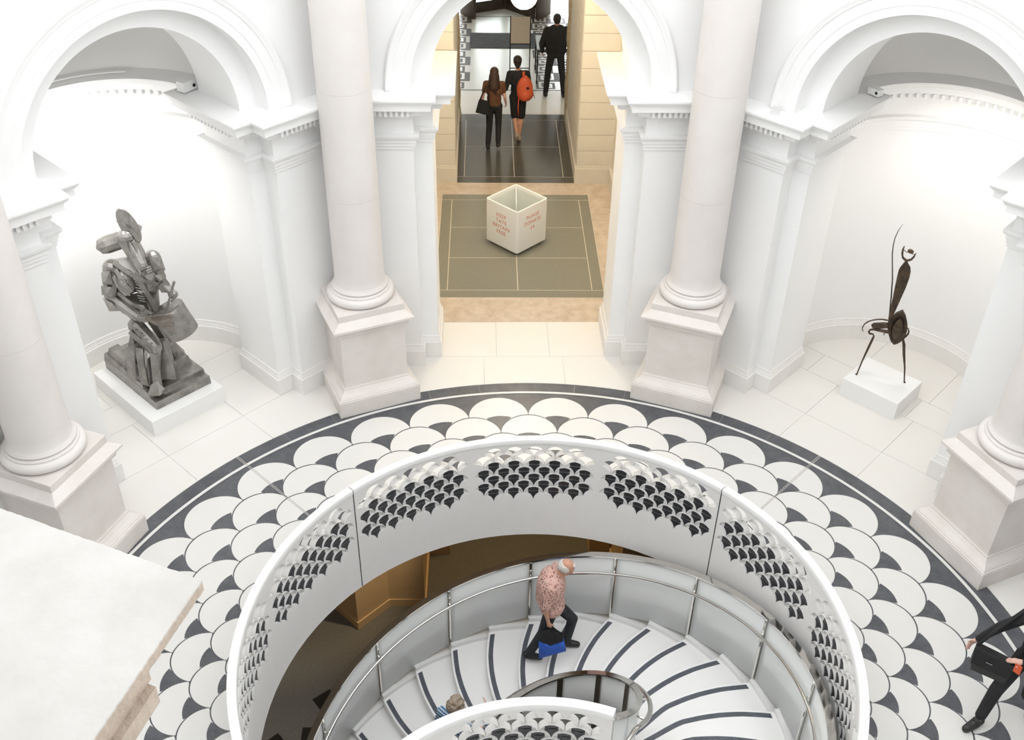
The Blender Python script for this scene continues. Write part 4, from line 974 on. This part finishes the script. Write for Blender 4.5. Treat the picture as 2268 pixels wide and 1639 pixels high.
# daylight falling in through the glazed entrance
ld_ = bpy.data.lights.new('entrance_daylight', 'AREA'); ld_.shape = 'RECTANGLE'; ld_.size = 4.6; ld_.size_y = 3.4; ld_.energy = 170; ld_.color = (.93, .97, 1)
lo = bpy.data.objects.new('entrance_daylight', ld_); COL.objects.link(lo); lo.location = (0, 25.2, 1.9); lo.rotation_euler = (radians(-90), 0, 0)
# warm downlights of the lower level
for i, (x, y, lab) in enumerate(((-.95, 6.2, 'warm recessed downlight below, left of the lower passage'), (.8, 6.2, 'warm recessed downlight below, right of the lower passage'), (-1.35, 4.2, 'warm recessed downlight below, beside the tan pier'), (-4.2, 1.8, 'warm recessed downlight below, over the granite floor at far left'))):
    o = empty('downlight', (x, y, -.53)); tag(o, lab, 'downlight', 'lower level downlights')
    q = MB(); q.lathe([(.05, 0), (.085, 0), (.085, -.012), (.055, -.012)], 20); q.obj('bezel', M_chrome, o)
    q = MB(); q.lathe([(0, -.004), (.055, -.004), (.05, -.010), (0, -.010)], 16); q.obj('lamp', M_lampl, o)
    ld_ = bpy.data.lights.new('downlight_beam', 'SPOT'); ld_.energy = (45, 45, 120, 85)[i]; ld_.color = ((1, .70, .34), (1, .70, .34), (1, .76, .48), (1, .93, .82))[i]; ld_.spot_size = radians((95, 95, 62, 80)[i]); ld_.spot_blend = .6; ld_.shadow_soft_size = .06
    lo = bpy.data.objects.new('downlight_beam', ld_); COL.objects.link(lo); lo.parent = o; lo.location = (0, 0, -.03)
    if i == 2: lo.rotation_euler = Vector((-1.05, .55, -1.5)).to_track_quat('-Z', 'Y').to_euler()
# ================================================================== PEOPLE
def lerp(a, b, t): return Vector(a)+(Vector(b)-Vector(a))*t
def hand(mb, wr, d, nrm, side, curl, sc=1.0):
    """palm, four unequal bent fingers and a thumb leaving the palm's side; d along the forearm, nrm out of the palm"""
    d = Vector(d).normalized(); nrm = Vector(nrm); nrm = (nrm-d*nrm.dot(d)).normalized(); sd = d.cross(nrm).normalized()*side
    wr = Vector(wr); pc = wr+d*.05*sc
    mb.cap(wr, wr+d*.03*sc, .024*sc, .026*sc, 8)
    for k in (-1.2, -.4, .4, 1.2): mb.cap(wr+d*.02*sc+sd*k*.012*sc, wr+d*.085*sc+sd*k*.018*sc, .014*sc, .012*sc, 7)
    for k, ln in ((1.2, .070), (.4, .080), (-.4, .075), (-1.2, .058)):
        p = wr+d*.085*sc+sd*k*.018*sc; dd = d.copy(); seg = ln*sc/2.4
        for j in range(3):
            dd = (dd*cos(curl[j])+nrm*sin(curl[j])).normalized(); nn = nrm; p2 = p+dd*seg*(1 if j == 0 else .75)
            mb.cap(p, p2, .0095*sc, .0085*sc, 6); p = p2
            nrm_ = (nrm-dd*nrm.dot(dd))
    p = wr+d*.03*sc+sd*.024*sc; q = p+(d*.55+sd*.75+nrm*.25).normalized()*.036*sc; r = q+(d*.85+sd*.2+nrm*.35).normalized()*.03*sc
    mb.cap(p, q, .013*sc, .011*sc, 6); mb.cap(q, r, .011*sc, .009*sc, 6)
def head(mb, hc, R, sc=1.0):
    """hc centre; R 3x3 head orientation (y = look direction)"""
    h = Vector(hc)
    def P(x, y, z): return h+R@(Vector((x, y, z))*sc)
    mb.ell(h+R@Vector((0, -.012, .03))*sc, (.074*sc, .092*sc, .088*sc), 16, 10, R); mb.ell(P(0, .022, -.035), (.056*sc, .066*sc, .08*sc), 14, 9, R)
    mb.cap(P(0, .088, .005), P(0, .108, -.03), .010*sc, .015*sc, 7)                  # nose
    mb.cap(P(-.024, .082, -.062), P(.024, .082, -.062), .011*sc, .011*sc, 7)         # mouth
    mb.cap(P(0, .074, -.098), P(0, .07, -.10), .022*sc, .02*sc, 7)                    # chin
    for s in (-1, 1):
        mb.ell(P(s*.076, -.005, -.01), (.012*sc, .022*sc, .034*sc), 8, 6, R); mb.cap(P(s*.03, .082, .022), P(s*.034, .08, .022), .013*sc, .012*sc, 6)
        mb.cap(P(s*.016, .088, .036), P(s*.045, .080, .036), .008*sc, .007*sc, 6)
STD = dict(pelvis=(0, 0, .96), waist=(0, .0, 1.10), chest=(0, -.005, 1.28), neck=(0, -.01, 1.47), head=(0, .025, 1.635),
           sL=(-.175, -.01, 1.42), sR=(.175, -.01, 1.42), eL=(-.235, -.03, 1.13), eR=(.235, -.03, 1.13), wL=(-.25, .03, .88), wR=(.25, .03, .88),
           hL=(-.09, 0, .93), hR=(.09, 0, .93), kL=(-.10, .02, .51), kR=(.10, .02, .51), aL=(-.105, -.02, .09), aR=(.105, -.02, .09))
def figure(name, label, loc, rz, J_, sc, skin, top, bot, shoe, group=None, headR=None, sleeve=2, leg=2, wide=1.0, voxel=.013, toe=None, cat='person', curl=(.35, .45, .4), palm=None, sole=None, build=1.0):
    J = {k: Vector(v) for k, v in STD.items()}
    for k, v in J_.items(): J[k] = Vector(v)
    for k in J: J[k] = J[k]*sc
    root = empty(name, loc, rz); tag(root, label, cat, group)
    HR = headR or Matrix.Identity(3)
    b = MB(); s = sc
    head(b, J['head'], HR, s); b.cap(J['neck']-Vector((0, 0, .03)), J['head']-Vector((0, .02, .05))*s, .052*s, .05*s)
    for q, rr in (('pelvis', (.13, .09, .11)), ('waist', (.115, .085, .12)), ('chest', (.135, .095, .15))): b.ell(J[q], tuple(x*s*build for x in rr))
    b.cap(J['sL'], J['sR'], .045*s); b.cap(J['pelvis'], J['chest'], .085*s, .09*s); b.cap(J['chest'], J['neck'], .08*s, .05*s)
    for sd, S_ in ((-1, 'L'), (1, 'R')):
        b.cap(J['s'+S_], J['e'+S_], .043*s, .036*s); b.cap(J['e'+S_], J['w'+S_], .036*s, .024*s)
        f = J['w'+S_]-J['e'+S_]; pn = (palm or {}).get(S_, (-sd, .3, 0)); hand(b, J['w'+S_], f, pn, sd if S_ == 'R' else -sd*-1, curl if isinstance(curl[0], float) else curl[S_], s)
        b.cap(J['pelvis'], J['h'+S_], .08*s, .08*s); b.cap(J['h'+S_], J['k'+S_], .074*s, .05*s); b.cap(J['k'+S_], lerp(J['k'+S_], J['a'+S_], .35), .05*s, .052*s); b.cap(lerp(J['k'+S_], J['a'+S_], .35), J['a'+S_], .05*s, .034*s)
        t = Vector((toe or {}).get(S_, (0, .13, -.045)))*s; b.cap(J['a'+S_], J['a'+S_]+t*.8, .030*s, .022*s)
    blob('body', b, skin, root, voxel)
    c = MB(); g = 1.15*wide                            # upper garment
    for q, rr in (('pelvis', (.135, .105, .10)), ('waist', (.135, .105, .13)), ('chest', (.155, .115, .16))): c.ell(J[q]+Vector((0, 0, .04*s if q == 'pelvis' else 0)), tuple(x*s*g*build for x in rr))
    c.cap(J['waist'], J['chest'], .11*s*g*build, .115*s*g*build); c.cap(J['sL'], J['sR'], .062*s); c.cap(J['chest']+Vector((0, 0, .05)), J['neck']-Vector((0, 0, .015)), .095*s, .062*s)
    for S_ in 'LR':
        e0 = lerp(J['s'+S_], J['e'+S_], min(1, sleeve)); c.cap(J['s'+S_], e0, .060*s*wide, .052*s*wide)
        if sleeve > 1: c.cap(J['e'+S_], lerp(J['e'+S_], J['w'+S_], min(1, sleeve-1)*.93), .051*s*wide, .036*s*wide)
    blob('top', c, top, root, voxel, 3)
    c = MB(); c.ell(J['pelvis'], (.148*s*build, .112*s*build, .12*s)); c.cap(J['pelvis'], J['waist']-Vector((0, 0, .03)), .10*s*build, .10*s*build)
    for S_ in 'LR':
        c.cap(lerp(J['pelvis'], J['h'+S_], .8), J['h'+S_], .092*s, .092*s); c.cap(J['h'+S_], lerp(J['h'+S_], J['k'+S_], min(1, leg)), .09*s, .07*s*(1.12 if leg <= 1 else 1))
        if leg > 1: c.cap(J['k'+S_], lerp(J['k'+S_], J['a'+S_], .92*min(1, leg-1)), .069*s, .058*s)
    blob('trousers' if leg > 1 else 'shorts', c, bot, root, voxel, 3)
    for S_ in 'LR':
        t = Vector((toe or {}).get(S_, (0, .13, -.045)))*s; a = J['a'+S_]; m_ = MB(); dn = Vector((0, 0, -.035))*s
        m_.cap(a+dn-t*.28, a+dn*.8+t*.2, .050*s, .052*s); m_.cap(a+dn*.8+t*.2, a+t*1.1, .054*s, .042*s); m_.cap(a+t*.1, a+dn, .048*s, .052*s)
        so = blob('shoe', m_, shoe, root, max(.009, voxel*.8), 3)
        if sole:
            m2 = MB(); m2.hull([Vector(p)+Vector((0, 0, -.03*s)) for p in [a+dn-t*.5+Vector((x*s, 0, 0)) for x in (-.035, .035)]+[a+t*1.15+Vector((x*s, 0, 0)) for x in (-.035, .035)]]+[Vector(p)+Vector((0, 0, -.005*s)) for p in [a+dn-t*.5+Vector((x*s, 0, 0)) for x in (-.035, .035)]+[a+t*1.15+Vector((x*s, 0, 0)) for x in (-.035, .035)]])
            m2.obj('sole', sole, so)
    return root, J
def hair(root, J, m, prims, voxel=.012, it=2, HR=None):
    mb = MB(); HR = HR or Matrix.Identity(3)
    for pr in prims:
        if pr[0] == 'e': mb.ell(J['head']+HR@Vector(pr[1]), pr[2], 14, 9, HR)
        else: mb.cap(J['head']+HR@Vector(pr[1]), J['head']+HR@Vector(pr[2]), pr[3], pr[4])
    return blob('hair', mb, m, root, voxel, it)
def heading(fx, fy): return atan2(fy, fx)-pi/2
# ---- man climbing the stairs
HRm = Matrix.Rotation(radians(-8), 3, 'Z') @ Matrix.Rotation(radians(-34), 3, 'X')
r_, J = figure('person', 'white-haired man in a pink patterned shirt climbing the spiral stairs', (.2316, 2.1319, -1.868), heading(.9955, -.0943), dict(
    pelvis=(0, .0, .92), waist=(.0, -.035, 1.08), chest=(.0, -.02, 1.28), neck=(0, .065, 1.48), head=(.0, .15, 1.615), sL=(-.19, .02, 1.40), sR=(.19, -.005, 1.41),
    eL=(-.26, -.02, 1.12), wL=(-.26, .06, .90), eR=(.245, -.075, 1.12), wR=(.235, -.03, .87), hL=(-.09, .01, .89), hR=(.09, -.01, .89), kL=(-.08, .27, .60), aL=(-.075, .21, .165),
    kR=(.09, -.09, .50), aR=(.075, -.26, .05)), 1.0, M_skin, M_floral, M_char, M_shoe, sleeve=.92, wide=1.08, voxel=.011, headR=HRm, build=1.28, curl=(.75, .85, .7), toe={'L': (0, .13, -.045), 'R': (.01, .13, -.04)})
hair(r_, J, M_hairw, [('e', (0, -.055, .0), (.080, .062, .075)), ('e', (-.062, -.02, .005), (.026, .06, .06)), ('e', (.062, -.02, .005), (.026, .06, .06)), ('e', (0, -.06, -.045), (.062, .04, .05)), ('e', (0, .045, .098), (.04, .03, .012))], .009, 2, HRm)
bg_ = empty('tote_bag', (.2316+.0225, 2.1319-.235, -1.868), heading(.9955, -.0943)); tag(bg_, 'blue and black cloth bag carried by the man on the stairs', 'bag')
q = MB(); P = [(-.17, .17), (.165, .36), (.125, .58), (.06, .52), (-.03, .47), (-.10, .53), (-.185, .55)]
q.add([(-.012, y, z) for y, z in P]+[(.012, y, z) for y, z in P]+[(.045, y*.6, z*.5+.2) for y, z in P]+[(-.035, y*.6, z*.5+.2) for y, z in P], []); n = 7
q.f = [(i, (i+1) % n, n+(i+1) % n, n+i) for i in range(n)]+[(n+i, n+(i+1) % n, 2*n+(i+1) % n, 2*n+i) for i in range(n)]+[tuple(range(2*n, 3*n))]+[(i, (i+1) % n, 3*n+(i+1) % n, 3*n+i) for i in range(n)]+[tuple(range(3*n, 4*n))]
q.obj('bag_body', M_blue, bg_, 'all')
q = MB(); q.hull([(x, y, z) for x in (-.028, .03) for y, z in ((-.185, .545), (-.19, .62), (-.05, .46), (.12, .575), (.11, .65), (.0, .74), (-.05, .74))]); q.obj('bag_top', M_black, bg_)
q = MB(); q.tube([(0, -.10, .64), (0, -.06, .73), (.0, -.02, .79), (0, .03, .73), (0, .08, .64)], .012, 6); q.tube([(.01, .07, .66), (.01, .10, .72), (.01, .12, .66)], .01, 6); q.obj('handle', M_black, bg_, 'all')
# ---- curly-haired person half hidden behind the landing parapet
r_, J = figure('person', 'grey curly-haired person in a blue striped shirt behind the landing parapet', (-.95, .70, -2.52-.06), heading(.6, .8), dict(
    wR=(.12, .43, 1.20), eR=(.25, .16, 1.12), wL=(-.25, .12, .9), kL=(-.1, .16, .56), aL=(-.1, .12, .20), head=(0, .05, 1.60), neck=(0, .0, 1.45)), .97, M_skin2, M_stripe, M_char, M_shoe, sleeve=1.1, voxel=.013)
hc = MB(); rnd = random.Random(11)
for i in range(90):
    z = rnd.uniform(-.35, 1); t = rnd.uniform(0, 2*pi); w_ = sqrt(max(0, 1-z*z))
    if z < .25 and sin(t) > .3: continue
    p = J['head']+Vector((.085*w_*cos(t), -.012+.10*w_*sin(t), .03+.10*z)); hc.ell(p, (.024, .024, .024), 8, 6)
hc.ell(J['head']+Vector((0, -.018, .04)), (.082, .092, .085)); blob('hair', hc, M_hairg, r_, .008, 1)
# ---- couple walking out
r_, J = figure('person', 'long-haired woman in a brown top and black trousers walking away', (-.42, 13.28, 0), radians(-4), dict(
    aL=(-.12, -.10, .10), kL=(-.10, .03, .49), aR=(.10, -.16, .16), kR=(.09, .05, .50), eL=(-.235, -.05, 1.14), wL=(-.26, .02, .93), eR=(.22, .0, 1.13), wR=(.24, .12, .95)), .945, M_skin2, M_brown, M_black, M_shoe, sleeve=.55, voxel=.014, sole=M_plaque)
hair(r_, J, M_hairb, [('e', (0, -.025, .03), (.088, .10, .10)), ('c', (0, -.07, .0), (0, -.115, -.24), .088, .10), ('c', (-.05, -.06, -.03), (-.08, -.09, -.24), .05, .045), ('c', (.05, -.06, -.03), (.075, -.09, -.26), .05, .05), ('c', (.0, -.11, -.22), (.03, -.125, -.36), .08, .04)], .012, 3)
hb = empty('shoulder_bag', (-.42-.20, 13.28-.10, .95), radians(-12)); tag(hb, 'black shoulder bag hanging at the side of the long-haired woman', 'bag')
q = MB(); q.hull([(x, y, z) for x, y, z in ((-.16, -.06, -.16), (.12, -.06, -.20), (-.17, .06, -.14), (.12, .06, -.18), (-.10, -.05, .08), (.10, -.05, .06), (-.10, .05, .08), (.10, .05, .06))]); q.obj('bag_body', M_black, hb)
q = MB(); q.tube([(-.09, 0, .06), (.0, -.03, .28), (.06, -.02, .40), (.08, .0, .30), (.09, 0, .05)], .014, 6); q.obj('strap', M_black, hb, 'all')
r_, J = figure('person', 'dark-haired youth in black shorts wearing a red backpack', (.06, 13.62, 0), radians(3), dict(
    aL=(-.02, -.16, .20), kL=(-.06, .05, .50), aR=(.03, -.03, .09), kR=(.08, .03, .50), eL=(-.25, -.06, 1.13), wL=(-.30, .10, .98), eR=(.23, .02, 1.13), wR=(.22, .2, 1.02), head=(-.02, .03, 1.64)), 1.0, M_skin, M_black, M_black, M_sole, sleeve=1.0, leg=.96, voxel=.014, sole=M_sole, toe={'L': (0, .05, -.12), 'R': (0, .13, -.045)})
hair(r_, J, M_hairk, [('e', (0, -.02, .045), (.088, .105, .09)), ('e', (0, -.06, -.02), (.07, .05, .07)), ('c', (0, -.07, -.05), (0, -.075, -.09), .045, .03)], .012, 2)
bp = empty('backpack', (.06+.10, 13.62-.17, 1.22), radians(3)); tag(bp, 'red-orange backpack hung on the right shoulder of the youth', 'backpack')
q = MB(); q.ell((.02, -.05, -.03), (.165, .10, .25)); q.ell((.03, -.06, -.13), (.17, .11, .16)); q.cap((0, -.02, .1), (.02, -.04, .18), .09, .06); blob('pack_body', q, M_orange, bp, .014, 3)
q = MB(); q.ell((.03, -.125, -.15), (.12, .06, .11)); q.obj('front_pocket', M_orange, bp, 'all')
q = MB(); q.tube([(.0, .0, .19), (.0, .06, .27), (.02, .13, .24), (.05, .2, .1)], .022, 6, flat=(1.4, .5)); q.obj('shoulder_strap', M_orange, bp, 'all')
q = MB(); q.tube([(-.10, -.08, -.22), (-.11, -.10, -.42), (-.10, -.10, -.58)], .012, 6); q.obj('loose_strap', M_orange, bp, 'all')
q = MB(); q.tube([(.16, -.05, -.1), (.21, -.05, -.18), (.22, -.05, -.24)], .006, 6); q.box((.07, -.155, .02), (.05, .02, .03)); q.obj('buckle', M_bmetal, bp)
# ---- man in a black suit
r_, J = figure('person', 'man in a black suit with white collar standing with his back turned', (.94, 15.93, 0), radians(4), dict(
    aL=(-.19, -.02, .09), kL=(-.15, .02, .51), aR=(.19, -.08, .09), kR=(.15, .01, .51), eL=(-.30, .0, 1.14), wL=(-.27, .12, .93), eR=(.30, -.02, 1.14), wR=(.29, .04, .88), sL=(-.20, -.01, 1.43), sR=(.20, -.01, 1.43)), 1.05, M_skin, M_black, M_black, M_shoe, sleeve=2, wide=1.22, voxel=.015, build=1.18)
hair(r_, J, M_hairk, [('e', (0, -.025, .04), (.085, .10, .09)), ('e', (0, -.055, -.02), (.075, .055, .07))], .013, 2)
q = MB(); q.lathe([(.070, -.02), (.078, -.02), (.074, .024), (.066, .024)], 20, c=(0, -.02, 1.565)); q.obj('collar', M_plinth, r_)
# ---- woman crossing the scale floor at the right edge
r_, J = figure('person', 'woman in black with flat shoes walking at the right edge of the floor', (4.70, -.21, 0), heading(-.9, -.43), dict(
    sR=(.19, .02, 1.42), eR=(.36, .13, 1.13), wR=(.475, .225, .86), eL=(-.22, .02, 1.12), wL=(.0, .17, 1.02), kR=(.09, .24, .52), aR=(.085, .33, .085), kL=(-.09, -.02, .50), aL=(-.10, -.30, .16), hR=(.09, .02, .93)),
    .99, M_skin2, M_black, M_black, M_shoe, leg=1.9, sleeve=2, wide=1.05, voxel=.012, palm={'R': (-.6, .5, -.2), 'L': (.3, .8, .2)}, toe={'R': (0, .13, -.05), 'L': (0, .1, -.09)})
hair(r_, J, M_hairb, [('e', (0, -.025, .03), (.088, .10, .10)), ('c', (0, -.07, .0), (0, -.09, -.16), .08, .07)], .012, 2)
hb = empty('messenger_bag', (4.36, -.13, .80), heading(-.9, -.43)+.5); tag(hb, 'black messenger bag worn by the woman at the right edge', 'bag')
q = MB(); q.hull([(x, y, z) for x, y, z in ((-.19, -.04, .13), (.19, -.04, .15), (-.19, .045, .13), (.19, .045, .15), (-.17, -.04, -.15), (.15, -.04, -.16), (-.17, .045, -.15), (.15, .045, -.16), (-.2, 0, -.11), (.19, 0, -.1))]); q.obj('bag_body', M_shoe, hb)
q = MB(); q.hull([(x, y, z) for x, y, z in ((-.19, .048, .135), (.19, .048, .155), (-.18, .062, -.05), (.17, .062, -.06), (-.18, .05, -.05), (.17, .05, -.06), (-.19, .055, .13), (.19, .055, .15))]); q.obj('flap', M_black, hb)
q = MB(); q.tube([(-.18, 0, .13), (-.2, -.12, .45), (-.12, -.25, .68)], .016, 6, flat=(1.4, .5)); q.tube([(.18, 0, .14), (.05, -.1, .42), (-.10, -.22, .68)], .016, 6, flat=(1.4, .5)); q.obj('strap', M_black, hb, 'all')
q = MB(); q.box((.02, .07, .05), (.06, .004, .006)); q.obj('clip', M_chrome, hb)
q = MB(); q.hull([(x, y, z) for x in (-.035, .035) for y in (-.008, .008) for z in (-.05, .04)]); o = q.obj('folded_leaflet', M_orange); o.location = (4.50, -.31, .95); o.rotation_euler = (.3, .2, heading(-.9, -.43)); tag(o, 'small orange folded leaflet in the hand of the woman at right', 'leaflet')
# ---- visitor stepping through the revolving door
r_, J = figure('person', 'visitor in black stepping through the far revolving door', (.62, 21.75, 0), radians(170), dict(aR=(.10, .2, .10), kR=(.1, .16, .52)), 1.0, M_skin, M_black, M_black, M_plaque, sleeve=2, voxel=.02)
hair(r_, J, M_hairk, [('e', (0, -.025, .04), (.085, .10, .09))], .02, 2)
